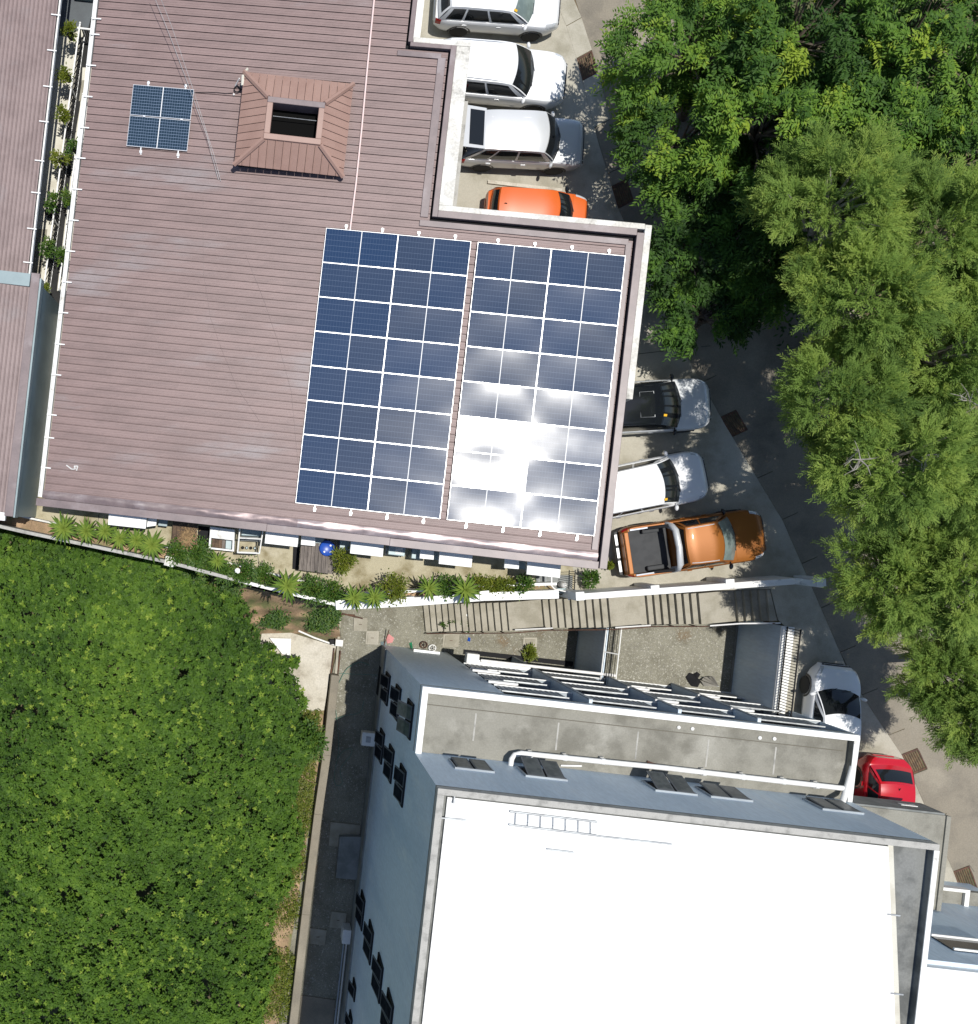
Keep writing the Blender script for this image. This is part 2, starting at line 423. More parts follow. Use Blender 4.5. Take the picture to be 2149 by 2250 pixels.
def npmesh(name, V, F, m, attr=None, parent=None):
    me = bpy.data.meshes.new(name); k = F.shape[1]
    me.vertices.add(len(V)); me.vertices.foreach_set('co', np.ascontiguousarray(V, dtype=np.float32).ravel())
    me.loops.add(F.size); me.loops.foreach_set('vertex_index', np.ascontiguousarray(F, dtype=np.int32).ravel())
    me.polygons.add(len(F)); me.polygons.foreach_set('loop_start', np.arange(0, F.size, k, dtype=np.int32))
    if attr is not None:
        a = me.attributes.new('tint', 'FLOAT', 'FACE'); a.data.foreach_set('value', np.ascontiguousarray(attr, dtype=np.float32))
    me.materials.append(m); me.update(calc_edges=True); me.validate()
    o = bpy.data.objects.new(name, me); place(o, Matrix.Identity(4), parent)
    if parent is not None: KIDS.setdefault(parent.name, []).append(o)
    return o
stones('gravel', [W(*p,LOW) for p in ((760,1345),(945,1335),(950,1385),(1290,1370),(1290,1470),(1000,1440),(835,1420),(745,2250),(662,2250),(735,1480),(752,1400))], LOW, 9000, .015, .05, 'loose grey gravel covering the low court')
stones('gravel', [UV(14.15,-5.0), UV(19.25,-5.0), UV(19.25,-1.9), UV(14.15,-2.4)], MID, 5200, .012, .04, 'loose brown gravel on the middle terrace')
# ------------------------------------------------------------------ brown-roofed building
bb = thing('brown_roof_building', UV(2,8,0), 'long low building with a brown ribbed metal roof carrying solar panels', 'building')
g = MB()
g.prism([xy(UV(-6.9,.5)), xy(UV(10.6,.5)), xy(UV(10.6,10.1)), xy(UV(4.2,10.1)), xy(UV(4.2,15.6)), xy(UV(2.7,15.6)), xy(UV(2.7,24)), xy(UV(-6.9,24))], -.3,
        [RZ(-6.9)-.2, RZ(10.6)-.2, RZ(10.6)-.2, RZ(4.2)-.2, RZ(4.2)-.2, RZ(2.7)-.2, RZ(2.7)-.2, RZ(-6.9)-.2])
g.build('wall', M_blue, bb)
# roof sheets, one object each
_eu = Vector((CA, -SA, .06)).normalized(); _ev = Vector((SA, CA, 0)); _en = _eu.cross(_ev)
ROOFM = Matrix(((_eu.x, _ev.x, _en.x, 0), (_eu.y, _ev.y, _en.y, 0), (_eu.z, _ev.z, _en.z, 2.88), (0, 0, 0, 1)))    # (u,v,h) -> world on the sloping plane
def sheet_mesh(u0, u1, w):
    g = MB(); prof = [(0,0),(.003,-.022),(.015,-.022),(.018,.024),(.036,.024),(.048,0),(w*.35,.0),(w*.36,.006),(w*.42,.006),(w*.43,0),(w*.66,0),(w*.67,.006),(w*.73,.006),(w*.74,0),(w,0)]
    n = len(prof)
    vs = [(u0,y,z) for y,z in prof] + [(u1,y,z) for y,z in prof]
    for i in range(n-1): g.add([vs[i],vs[n+i],vs[n+i+1],vs[i+1]], [(0,1,2,3)], 1 if i < 3 else 0)  # groove faces take the painted rib-shadow tone
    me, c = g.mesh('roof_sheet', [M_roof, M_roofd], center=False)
    return me
SW_ = .256
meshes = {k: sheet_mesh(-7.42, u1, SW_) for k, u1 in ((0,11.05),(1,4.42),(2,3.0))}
v = .12
while v < 18.6:
    k = 0 if v < 10.35 else (1 if v < 15.95 else 2)
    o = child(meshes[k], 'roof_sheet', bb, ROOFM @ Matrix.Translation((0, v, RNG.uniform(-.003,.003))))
    v += SW_
# cross strip at the east end (rows of short laps) and at the notch
def rbox(g, u0, u1, v0, v1, h0, h1, mi=0):
    R = lambda u, v_, h: ROOFM @ Vector((u, v_, h))
    g.hexa([R(u0,v0,h0),R(u1,v0,h0),R(u1,v1,h0),R(u0,v1,h0),R(u0,v0,h1),R(u1,v0,h1),R(u1,v1,h1),R(u0,v1,h1)], mi); return g
def rpiece(name, m, boxes, bevel=.01):
    g = MB()
    for b_ in boxes: rbox(g, *b_)
    return g.build(name, m, bb, bevel=bevel)
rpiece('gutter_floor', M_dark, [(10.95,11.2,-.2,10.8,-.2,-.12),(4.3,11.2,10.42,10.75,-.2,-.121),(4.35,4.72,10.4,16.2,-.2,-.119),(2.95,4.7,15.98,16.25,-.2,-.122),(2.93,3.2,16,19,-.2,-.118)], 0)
rpiece('end_flashing', M_flash, [(10.82,11.02,.2,10.3,.03,.05)])
rpiece('end_flashing', M_flash, [(4.1,4.36,10.5,15.8,.03,.05)])
rpiece('end_flashing', M_flash, [(4.1,10.9,10.2,10.4,.03,.051)])
rpiece('end_flashing', M_flash, [(2.75,4.2,15.75,15.93,.03,.051)])
rpiece('parapet_cap', M_flash, [(11.12,11.36,-.38,10.62,-.25,.12)])
rpiece('parapet_cap', M_flash, [(4.66,11.12,10.52,10.74,-.25,.12)])
rpiece('parapet_cap', M_flash, [(4.48,4.66,10.52,16.2,-.25,.12)])
rpiece('parapet_cap', M_flash, [(3.14,4.48,16.06,16.2,-.25,.12)])
rpiece('parapet_cap', M_flash, [(3.06,3.22,16.2,19,-.25,.12)])
rpiece('parapet', M_para, [(11.363,11.58,5.2,10.9,-.7,.10)], .02)
rpiece('parapet', M_para, [(4.665,11.36,10.743,10.93,-.7,.10)], .02)
rpiece('parapet', M_para, [(4.663,5.12,10.935,16.2,-.7,.09)], .02)
rpiece('parapet', M_para, [(3.23,5.12,16.203,16.38,-.7,.10)], .02)
g = MB(); g.ubox(5.125,5.40,11.0,14.9,2.05,2.2); g.build('ledge', M_capc, bb)
g = MB(); g.ubox(3.25,3.62,16.42,20,1.2,1.4); g.build('ledge', M_whited, bb)
M_flashm = mat('flashing_half_glare', (.28,.22,.22), .45, (.20,.155,.155), 1.3, .4, .66, None, metal=.4, fine=.05)  # halfway tone of the painted glare between brown and pale
# south edge: crumpled flashing strip, sun glare painted paler eastward, then the outer fascia
def crum(u0, u1, m, nm, amp):
    g = MB()
    def fn(s, t):
        u = u0+(u1-u0)*s
        a = .14 - .02*(u+7.4)/18.6; b = -.13 - .02*(u+7.4)/18.6
        z = .04 + .035*math.sin(math.pi*t) + amp*(math.sin(u*4.3+2*t)*.6+math.sin(u*9.1+4*t+1)*.5+math.sin(u*17.3-5*t)*.3+math.sin(u*2.1-3*t))*(.4+math.sin(math.pi*t)) - .03*t
        return ROOFM @ Vector((u, a+(b-a)*t, z))
    g.grid(fn, int((u1-u0)*9), 8, flip=True)
    return g.build(nm, m, bb, smooth=70)
crum(-7.45, -2.2, M_flash, 'crumpled_flashing', .008)
crum(-2.2, 1.2, M_flashm, 'crumpled_flashing', .010)
crum(1.2, 3.4, M_flashs, 'crumpled_flashing', .011)
crum(3.4, 11.05, M_flashs, 'crumpled_flashing', .008)
rpiece('fascia', M_flash, [(-7.65,.2,-.40,-.14,-.22,.03)])
rpiece('fascia', M_flash, [(.2,4.3,-.41,-.15,-.22,.025)])
rpiece('fascia', M_flash, [(4.3,11.11,-.42,-.16,-.22,.03)])
# west gutter with brackets
g = MB(); g.add([], [])
rbox(g, -7.57,-7.49,-.1,19,-.10,-.02); rbox(g, -7.60,-7.57,-.1,19,-.10,.05); rbox(g, -7.49,-7.465,-.1,19,-.10,.035)
g.build('gutter', M_whited, bb)
gm = MB(); gm.box(0,.34,-.02,.02,.055,.075); gme, _ = gm.mesh('gutter_bracket', M_white, center=False)
for py, px in ((44,225),(78,216),(146,208),(214,197),(282,188),(349,181),(417,170),(485,163),(553,157),(621,151),(688,143),(757,134),(824,125),(912,117),(962,110),(1028,104)):
    p = WR(px, py); u_, v_ = toUV(p)
    child(gme, 'gutter_bracket', bb, ROOFM @ Matrix.Translation((-7.6, v_, 0)))
# roof hood (raised pyramid frame round a dark opening)
def HP(u, v_, h): return Vector((*UV(u, v_)[:2], RZ(-.4)+h))
hu0, hu1, hv0, hv1 = -2.21, 1.41, 11.5, 14.58
iu0, iu1, iv0, iv1 = -1.30, .53, 12.24, 13.58
hz0, hz1 = .38, .95
g = MB()
g.hexa([HP(hu0+.12,hv0+.12,-.3),HP(hu1-.12,hv0+.12,-.3),HP(hu1-.12,hv1-.12,-.3),HP(hu0+.12,hv1-.12,-.3),HP(hu0+.12,hv0+.12,hz0-.03),HP(hu1-.12,hv0+.12,hz0-.03),HP(hu1-.12,hv1-.12,hz0-.03),HP(hu0+.12,hv1-.12,hz0-.03)])
hood = g.build('roof_hood', M_dark, bb)
outer = [(hu0,hv0),(hu1,hv0),(hu1,hv1),(hu0,hv1)]; inner = [(iu0,iv0),(iu1,iv0),(iu1,iv1),(iu0,iv1)]
for k in range(4):                                             # sheets of the four hips, one by one
    o0, o1, i0, i1 = outer[k], outer[(k+1)%4], inner[k], inner[(k+1)%4]
    ax = 0 if k % 2 == 0 else 1
    lo_, hi_ = sorted((o0[ax], o1[ax])); n = max(8, round((hi_-lo_)/.25)); st = (hi_-lo_)/n
    il, ih = sorted((i0[ax], i1[ax])); ob, ib = o0[1-ax], i0[1-ax]
    def edge_at(x):                                            # how far inwards a rib at x runs (0..1)
        if x < il: return (x-lo_)/(il-lo_)
        if x > ih: return (hi_-x)/(hi_-ih)
        return 1.0
    for j in range(n):
        a, b_ = lo_+j*st+.006, lo_+(j+1)*st-.006
        xs = sorted([a, b_] + [x for x in (il, ih) if a < x < b_])
        botp = [(x, 0.0) for x in (a, b_)]; topp = [(x, max(.0, edge_at(x))) for x in xs[::-1]]
        pol = botp + topp
        if len(pol) < 3: continue
        def pt(x, t, dz):
            y = ob+(ib-ob)*t; u_, v_ = (x, y) if ax == 0 else (y, x)
            return HP(u_, v_, hz0+(hz1-hz0)*t+dz)
        vs = [pt(x,t,-.02) for x,t in pol] + [pt(x,t,.0) for x,t in pol]; m_ = len(pol)
        vs += [pt(a,0,.0), pt(a+.025,0,.0), pt(a+.025,max(0,edge_at(a+.025))*.98,.0), pt(a,max(0,edge_at(a))*.98,.0)]
        g = MB(); fs = [tuple(range(m_,2*m_)), tuple(range(m_-1,-1,-1))] + [(i,(i+1)%m_,m_+(i+1)%m_,m_+i) for i in range(m_)]
        g.add(vs[:2*m_], fs)
        q = [pt(a,0,.0),pt(a+.022,0,.0),pt(a+.022,edge_at(a+.022)*.98,.0),pt(a,edge_at(a)*.98,.0)]
        g.hexa(q + [p+Vector((0,0,.022)) for p in q])
        g.build('hood_sheet', M_hood, hood)
for k in range(4):                                             # hip caps and inner frame
    g = MB(); g.tube([HP(*outer[k],hz0+.0), HP(*inner[k],hz1+.0)], .085, 6); g.build('hip_cap', M_hood, hood)
w_ = .17
for (u0,u1,v0,v1) in ((iu0-.02,iu1+.02,iv0-.02,iv0+w_),(iu0-.02,iu1+.02,iv1-w_,iv1+.02),(iu0-.02,iu0+w_,iv0+w_,iv1-w_),(iu1-w_,iu1+.02,iv0+w_,iv1-w_)):
    g = MB(); g.hexa([HP(u0,v0,hz1-.5),HP(u1,v0,hz1-.5),HP(u1,v1,hz1-.5),HP(u0,v1,hz1-.5),HP(u0,v0,hz1+.06),HP(u1,v0,hz1+.06),HP(u1,v1,hz1+.06),HP(u0,v1,hz1+.06)])
    g.build('opening_frame', M_flash if v1 > iv1 else M_hood, hood, bevel=.015)
g = MB(); g.hexa([HP(iu0,iv0,.40),HP(iu1,iv0,.40),HP(iu1,iv1,.40),HP(iu0,iv1,.40),HP(iu0,iv0,.42),HP(iu1,iv0,.42),HP(iu1,iv1,.42),HP(iu0,iv1,.42)]); g.build('opening_floor', M_void, hood)
g = MB(); g.tube([HP(iu0+.2,13.1,.7), HP(iu1-.2,13.1,.7)], .012, 6); g.build('rod', M_steel, hood)
# white chalk scrawl on the roof
g = MB(); pts = [WR(146,1022,.03), WR(158,1031,.03), WR(166,1030,.03), WR(163,1024,.03), WR(171,1024,.03), WR(168,1034,.03)]
for a, b_ in zip(pts, pts[1:]): g.tube([a, b_], .022, 4)
g.build('chalk_mark', M_whited, bb)
# camera arm with a coiled cable at the hood's corner
c = WR(541,160,.45); t = thing('roof_camera', c, 'small cream camera arm with coiled cable at the roof hood corner', 'camera')
g = MB(); g.tube([WR(545,150,.55), WR(536,162,.5)], .045, 8); g.build('bracket', M_cream, t)
g = MB(); g.tube([WR(534,165,.5), WR(533,188,.45)], [.05,.06], 8); g.build('body', M_cream, t)
g = MB(); g.tube([WR(526,172,.4), WR(517,189,.06)], .02, 6); g.build('strut', M_white, t)
g = MB(); cc = WR(521,197,.05); g.tube([cc+Vector((.1*math.cos(x*.6),.1*math.sin(x*.6),.003*x)) for x in range(24)], .016, 5); g.build('coil', M_black, t)
g = MB(); g.lathe([(.03,0),(.035,.06),(.02,.08)], WR(514,209,0)); g.build('junction_box', M_white, t)
def cable(name, pts, r, m, label, cat='cable', grp=None):
    g = MB(); g.tube(pts, r, 6); o = g.build(name, m); tag(o, label, cat, grp); return o
cable('roof_cable', [WR(512,204,.04), WR(495,205,.035), WR(478,203,.04), WR(430,203,.035)], .009, M_black, 'short black cable running west from the coil by the roof hood')
cable('conduit', [WR(826,-40,.06), WR(822,0,.06), WR(808,140,.055), WR(795,280,.06), WR(782,405,.055), WR(769,506,.06)], .032, M_conduit, 'long pinkish conduit running down the brown roof to the solar panels', 'conduit')
cable('overhead_wire', [WR(330,-30,.9), WR(372,75,.7), WR(415,190,.5), WR(455,300,.3), WR(480,395,.06)], .007, M_steel, 'thin pale wire crossing the roof beside the lone pair of solar panels')
cable('overhead_wire', [WR(343,-30,.9), WR(378,60,.75), WR(424,195,.5), WR(470,340,.25), WR(485,398,.06)], .006, M_steel, 'second thin pale wire just east of the other, fading out on the roof')
cable('roof_cable', [WR(446,430,.012), WR(447,600,.012), WR(463,700,.012), WR(490,775,.012), WR(520,850,.012), WR(570,925,.012)], .0028, M_flash, 'thin dark cable straggling down the middle of the bare brown roof')
cable('roof_cable', [WR(540,560,.012), WR(580,660,.012), WR(612,755,.012), WR(640,860,.012), WR(655,1020,.012)], .0028, M_flash, 'thin dark cable slanting towards the west edge of the solar panels')

# ------------------------------------------------------------------ solar panels
def cellmat(base_a=(.013,.038,.095,1), base_b=(.024,.042,.082,1), kl=.6, rp=1.096/6, cp=.0955, rw=.012, cw=.007, ra=.06, rb=.092):
    m = bpy.data.materials.new('solar_cells'); m.use_nodes = True; N, L = m.node_tree.nodes, m.node_tree.links
    b = N['Principled BSDF']; b.inputs['Roughness'].default_value = .19; b.inputs['Specular IOR Level'].default_value = .34; b.inputs['Coat Weight'].default_value = .08; b.inputs['Coat Roughness'].default_value = .22
    co = N.new('ShaderNodeTexCoord').outputs['Object']; sep = N.new('ShaderNodeSeparateXYZ'); L.new(co, sep.inputs[0])
    def lines(sock, period, width, offs=0.):
        a = N.new('ShaderNodeMath'); a.operation = 'MULTIPLY_ADD'; a.inputs[1].default_value = 1/period; a.inputs[2].default_value = 50+offs; L.new(sock, a.inputs[0])
        f = N.new('ShaderNodeMath'); f.operation = 'FRACT'; L.new(a.outputs[0], f.inputs[0])
        c = N.new('ShaderNodeMath'); c.operation = 'LESS_THAN'; c.inputs[1].default_value = width/period; L.new(f.outputs[0], c.inputs[0]); return c.outputs[0]
    def mth(op, a, b_):
        x = N.new('ShaderNodeMath'); x.operation = op
        for i, q in enumerate((a, b_)):
            if isinstance(q, (int, float)): x.inputs[i].default_value = q
            else: L.new(q, x.inputs[i])
        return x.outputs[0]
    rows = lines(sep.outputs[1], rp, rw); cols_ = lines(sep.outputs[0], cp, cw); fing = lines(sep.outputs[1], 1.096/24, .0025)
    oi = N.new('ShaderNodeObjectInfo')
    ln = mth('MAXIMUM', mth('MULTIPLY', rows, .55), mth('MAXIMUM', mth('MULTIPLY', cols_, .35), mth('MULTIPLY', fing, .10)))
    base = N.new('ShaderNodeMix'); base.data_type = 'RGBA'; base.inputs[6].default_value = base_a; base.inputs[7].default_value = base_b; L.new(oi.outputs['Random'], base.inputs[0])
    mx = N.new('ShaderNodeMix'); mx.data_type = 'RGBA'; mx.inputs[7].default_value = (.20,.26,.36,1); L.new(base.outputs[2], mx.inputs[6]); L.new(mth('MULTIPLY', ln, kl), mx.inputs[0])
    nz = N.new('ShaderNodeTexNoise'); nz.inputs['Scale'].default_value = 1.3; geo = N.new('ShaderNodeNewGeometry'); L.new(geo.outputs['Position'], nz.inputs['Vector'])
    r = N.new('ShaderNodeMapRange'); r.inputs[3].default_value = ra; r.inputs[4].default_value = rb; L.new(nz.outputs[0], r.inputs[0]); L.new(r.outputs[0], b.inputs['Roughness'])
    L.new(mx.outputs[2], b.inputs['Base Color']); return m
M_cell = cellmat()
M_cell2 = cellmat((.016,.034,.055,1), (.016,.034,.055,1), 1.6, .0985, .083, .012, .009)
def panel(name, w, h, sag, cm=None):
    """a module w (along u) x h (along v), local axes on the roof plane, origin at its centre"""
    t = bpy.data.objects.new(name, None); place(t, Matrix.Identity(4))
    fr = MB(); b = .011
    for x0,x1,y0,y1 in ((-w/2,w/2,-h/2,-h/2+b),(-w/2,w/2,h/2-b,h/2),(-w/2,-w/2+b,-h/2+b,h/2-b),(w/2-b,w/2,-h/2+b,h/2-b)): fr.box(x0,x1,y0,y1,-.035,.004)
    fr.build('frame', M_alu, t)
    for sgn in (-1, 1):
        x0, x1 = (-w/2+b, -.012) if sgn < 0 else (.012, w/2-b)
        g = MB()
        def fn(s_, t_):
            x = x0+(x1-x0)*s_; y = -h/2+b+(h-2*b)*t_
            return (x, y, -.004 - sag*(1-(2*x/w)**2)*(1-(2*y/h)**2) )
        g.grid(fn, 10, 8); g.build('cell_sheet', cm or M_cell, t, smooth=80)
    g = MB(); g.grid(lambda s_, t_: (-.012+.024*s_, -h/2+b+(h-2*b)*t_, -.003 - sag*(1-(2*(-h/2+b+(h-2*b)*t_)/h)**2)), 1, 8); g.build('centre_strip', M_white, t)
    return t
P0 = panel('solar_panel', 2.383, 1.137, .0085)
first = True
ORD = ['first', 'second', 'third', 'fourth', 'fifth', 'sixth', 'seventh', 'eighth']
for arr, u0 in (('western', 1.065), ('eastern', 6.065)):
    for c_ in range(2):
        for r_ in range(8):
            uc = u0 + 1.1875 + c_*2.392; vc = .655 + .564 + (7-r_)*1.147
            M = ROOFM @ Matrix.Translation((uc, vc, .13)) @ Matrix.Rotation(math.radians(RNG.normal(0,.30)), 4, 'X') @ Matrix.Rotation(math.radians(RNG.normal(0,.24)), 4, 'Y')
            lab = '%s solar panel from the top, %s column of the %s array' % (ORD[r_], 'west' if c_ == 0 else 'east', arr)
            if first:
                P0.matrix_basis = M; WORLDM[P0.name] = M; o = P0; first = False
            else: o = copy_tree(P0, M)
            tag(o, lab, 'solar panel', 'roof solar panels')
P1 = panel('solar_panel', 2.06, 1.02, .003, M_cell2)
for k, vc in enumerate((13.50, 12.45)):
    M = ROOFM @ Matrix.Translation((-4.88, vc, .12))
    if k == 0: P1.matrix_basis = M; WORLDM[P1.name] = M; o = P1
    else: o = copy_tree(P1, M)
    tag(o, ('upper' if k == 0 else 'lower') + ' panel of the lone pair of small solar panels on the bare roof', 'solar panel', 'roof solar panels')
# mounting rails with clamps and feet
def rail(u, v0, v1, nrow, pitch, label):
    t = thing('mounting_rail', (0,0,0), label, 'rail', M=ROOFM @ Matrix.Translation((u, v0, 0)), group='solar mounting rails')
    L_ = v1-v0; T = WORLDM[t.name]
    g = MB(); g.box(-.02,.02,-.13,L_+.17,.055,.09); g.build('bar', M_alu, t, M=T)
    for y in (-.12, L_+.14):
        g = MB(); g.box(-.045,.045,y-.05,y+.03,.0,.06); g.box(-.03,.03,y-.09,y-.05,.0,.012); g.build('foot', M_alu, t, M=T)
    for k in range(1, nrow):
        g = MB(); g.box(-.04,.04,k*pitch-.022,k*pitch+.022,.09,.147); g.build('clamp', M_alu, t, M=T)
WHICH = ['westernmost', 'second', 'third', 'easternmost']
for arr, u0 in (('western', 1.065), ('eastern', 6.065)):
    for i, du in enumerate((.55, 1.75, 2.95, 4.15)):
        rail(u0+du+.1, .645, 9.83, 8, 1.1468, '%s mounting rail under the %s solar array' % (WHICH[i], arr))
for i, u_ in enumerate((-5.42, -4.15)):
    rail(u_, 11.94, 14.01, 2, 1.035, '%s mounting rail under the lone pair of solar panels' % ('west' if i == 0 else 'east'))
# ------------------------------------------------------------------ west building (ribbed brown roof, white gutter)
wb = thing('west_building', UV(-12,8,0), 'neighbouring building with narrow-ribbed brown roof at the west edge', 'building')
ZW = 2.5
def ribbed(u0, u1, v0, v1, zf, pitch, name, m, parent):
    g = MB(); n = int((u1-u0)/pitch); prof = []
    for i in range(n+1):
        u = u1 - i*pitch
        prof += [(u,0),(u-pitch*.42,0),(u-pitch*.48,.03),(u-pitch*.62,.03),(u-pitch*.68,-.012),(u-pitch*.72,-.012),(u-pitch*.76,0)]
    a = [UV(u,v0,zf(u)+h) for u,h in prof]; b = [UV(u,v1,zf(u)+h) for u,h in prof]; n = len(prof)
    for i in range(n-1): g.f.append((i,n+i,n+i+1,i+1)); g.m.append(1 if i % 7 in (4,5) else 0)  # grooves carry the same painted shadow tone
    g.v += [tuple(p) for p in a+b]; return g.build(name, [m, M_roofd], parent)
u_e = toUV(W(96,315,ZW))[0]
zf = lambda u: ZW + .05*(u_e-u)
vN, vR = 24.0, toUV(W(40,640,ZW))[1]
g = MB(); g.ubox(-20,u_e-.9,vR,vN,-.3,2.5); g.build('wall', M_blued, wb)
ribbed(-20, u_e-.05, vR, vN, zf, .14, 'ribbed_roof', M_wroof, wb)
g = MB(); g.ubox(u_e-.03,u_e+.02,vR+.1,vN,ZW-.12,ZW-.04); g.ubox(u_e+.02,u_e+.05,vR+.1,vN,ZW-.12,ZW+.05); g.build('gutter', M_whited, wb)
gm = MB(); gm.box(-.22,.1,-.018,.018,.05,.07); gme2, _ = gm.mesh('gutter_bracket', M_white, center=False)
for py in (33,112,192,270,357,428,508,583):
    p = W(110,py,ZW); child(gme2, 'gutter_bracket', wb, Matrix.Translation(UV(u_e, toUV(p)[1], ZW)) @ Matrix.Rotation(-ALPHA,4,'Z'))
# its southern block, nearer, with a blue-grey side
sb = thing('west_block', UV(-10,0,0), 'southern block of the west building with blue-grey metal side and brown cap', 'building')
ZS = 3.0
us = toUV(W(66,840,ZS))[0]; vs0, vs1 = toUV(W(52,1138,ZS))[1], toUV(W(105,628,ZS))[1]
g = MB(); g.ubox(-20,us,vs0,vs1,-.3,ZS-.02); g.build('wall', M_bgm, sb)
zf2 = lambda u: ZS + .05 + .05*(us-u)
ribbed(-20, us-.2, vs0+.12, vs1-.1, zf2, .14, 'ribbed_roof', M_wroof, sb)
g = MB(); g.ubox(us-.33,us-.04,vs0,vs1+.35,ZS-.05,ZS+.12); g.build('edge_cap', M_flash, sb, bevel=.015)
g = MB(); g.ubox(us-.038,us+.02,vs0-.02,vs1+.2,ZS-.3,ZS+.08); g.build('edge_trim', M_bgm, sb)
g = MB(); g.ubox(-20,us-.34,vs1-.12,vs1+.3,ZS-.05,ZS+.17); g.build('ridge_flashing', M_bgm, sb)
g = MB(); g.ubox(-20,us-.3,vs0-.16,vs0+.11,ZS-.05,ZS+.1); g.build('south_gutter', M_white, sb)
# side alley: cream walkway, fences, dark gap
def afence(x0, y0, x1, y1, label, name='lattice_fence', hh=.95):
    a, b = W(x0,y0,.05), W(x1,y1,.05); L_ = (b-a).length; ang = math.atan2(b.y-a.y, b.x-a.x)
    T = Matrix.Translation(a) @ Matrix.Rotation(ang,4,'Z')
    t = thing(name, (0,0,0), label, 'fence', M=T)
    g = MB(); g.box(0,L_,-.025,.025,hh-.03,hh+.02); g.build('top_rail', M_white, t, M=T)
    g = MB(); g.box(0,L_,-.02,.02,.06,.11); g.build('bottom_rail', M_white, t, M=T)
    pm = MB(); pm.box(-.03,.03,-.03,.03,0,hh+.02); pme, _ = pm.mesh('post', M_white, center=False)
    n = max(2, int(L_/2.0))
    for i in range(n+1): child(pme, 'post', t, T @ Matrix.Translation((L_*i/n,0,0)))
    s_ = .21; lm = MB(); r = (hh-.14)
    lm.hexa([Vector(q) for q in ((0,-.012,.11),(.055,-.012,.11),(.055,.0,.11),(0,.0,.11),(r,-.012,hh-.03),(r+.055,-.012,hh-.03),(r+.055,.0,hh-.03),(r,.0,hh-.03))])
    lme, _ = lm.mesh('lattice_bar', M_black, center=False)
    lm2 = MB(); lm2.hexa([Vector(q) for q in ((0,.002,hh-.03),(.055,.002,hh-.03),(.055,.014,hh-.03),(0,.014,hh-.03),(r,.002,.11),(r+.055,.002,.11),(r+.055,.014,.11),(r,.014,.11))])
    lme2, _ = lm2.mesh('lattice_bar', M_black, center=False)
    x = 0.0
    while x < L_-r:
        child(lme, 'lattice_bar', t, T @ Matrix.Translation((x,0,0))); child(lme2, 'lattice_bar', t, T @ Matrix.Translation((x,0,0))); x += s_
    return t
g = MB(); g.prism([xy(W(-200,-300)),xy(W(236,-300)),xy(W(205,0)),xy(W(184,70)),xy(W(108,660)),xy(W(-200,660))], -.2, .05)
aw = struct(g.build('alley_walkway', M_cream))
g = MB(); g.prism([xy(W(190,-300)),xy(W(330,-300)),xy(W(330,660)),xy(W(90,700))], -.2, .034); struct(g.build('alley_gap_floor', M_gap))
g = MB(); g.prism([xy(W(226,-20)),xy(W(245,-20)),xy(W(232,60)),xy(W(213,60))], 0, .06); g.prism([xy(W(182,150)),xy(W(240,150)),xy(W(200,640)),xy(W(126,640)),xy(W(166,300)),xy(W(177,232))], 0, .06)
struct(g.build('alley_ledge', M_cream))
M_blk = mat('tinted_alley_paving', (.11,.125,.135), .85, (.09,.10,.11), .8)
g = MB(); g.prism([xy(W(110,-200)),xy(W(222,-200)),xy(W(205,20)),xy(W(195,62)),xy(W(142,80)),xy(W(120,80))], 0, .056); struct(g.build('alley_paving', M_blk))
for i in range(7):                                     # grey pavers at the walkway's south end
    y0 = 505 + i*16; x0 = 97-i*2.2
    g = MB(); g.prism([xy(W(x0-26,y0)),xy(W(x0+8,y0)),xy(W(x0+6,y0+14.5)),xy(W(x0-28,y0+14.5))], 0, .066+.004*(i%2)); g.build('paver', M_tile, aw)
g = MB(); g.prism([xy(W(181,178)),xy(W(194,178)),xy(W(188,224)),xy(W(174,224))], 0, .075); g.build('paver', M_tile, bpy.data.objects['alley_ledge'])
afence(187,80,110,640, 'white lattice fence along the cream alley walkway')
afence(193,232,141,650, 'white lattice fence close under the brown roof gutter')
t = thing('alley_gate', W(190,62), 'small white pipe gate with dark bars across the alley', 'gate')
a, b = W(176,62,1.0), W(210,66,1.0)
g = MB(); g.tube([a,b], .035, 8); g.build('top_rail', M_white, t)
g = MB(); g.tube([W(176,70), W(172,61,1.02)], .04, 8); g.build('post', M_white, t)
for i in range(6):
    f = (i+.7)/6.5; p = a*(1-f)+b*f; g = MB(); g.tube([p, Vector((p.x,p.y,.03))], .014, 5); g.build('bar', M_black, t)
t = thing('cooling_unit', W(186,2), 'pale blue box unit at the top of the alley', 'unit')
g = MB(); g.box(-.35,.35,-.28,.28,0,.55,M=Matrix.Translation(W(190,-12,0)) @ Matrix.Rotation(-ALPHA,4,'Z')); g.build('casing', M_bgm, t, bevel=.03)
g = MB(); g.lathe([(.2,.56),(.2,.57),(.0,.575)], W(190,-12,0)); g.build('fan_grille', M_steel, t)

# ------------------------------------------------------------------ white-roofed apartment building (south)
ab = thing('apartment_building', UV(12.8,-12,LOW), 'tall blue-grey building with a glaring white roof and grey annex', 'building')
UA, UB, VA, VM, VS_ = 5.75, 19.9, -4.78, -6.95, -26.0
ZA, ZM = 4.0, 8.0
g = MB(); g.ubox(UA,UB,VS_,VM,LOW-.1,ZM-.35); g.build('main_wall', M_blue, ab)
g = MB(); g.ubox(UA-.06,UA-.0,VS_,VA,LOW-.1,-4.9); g.build('plinth_band', M_plinth, ab)
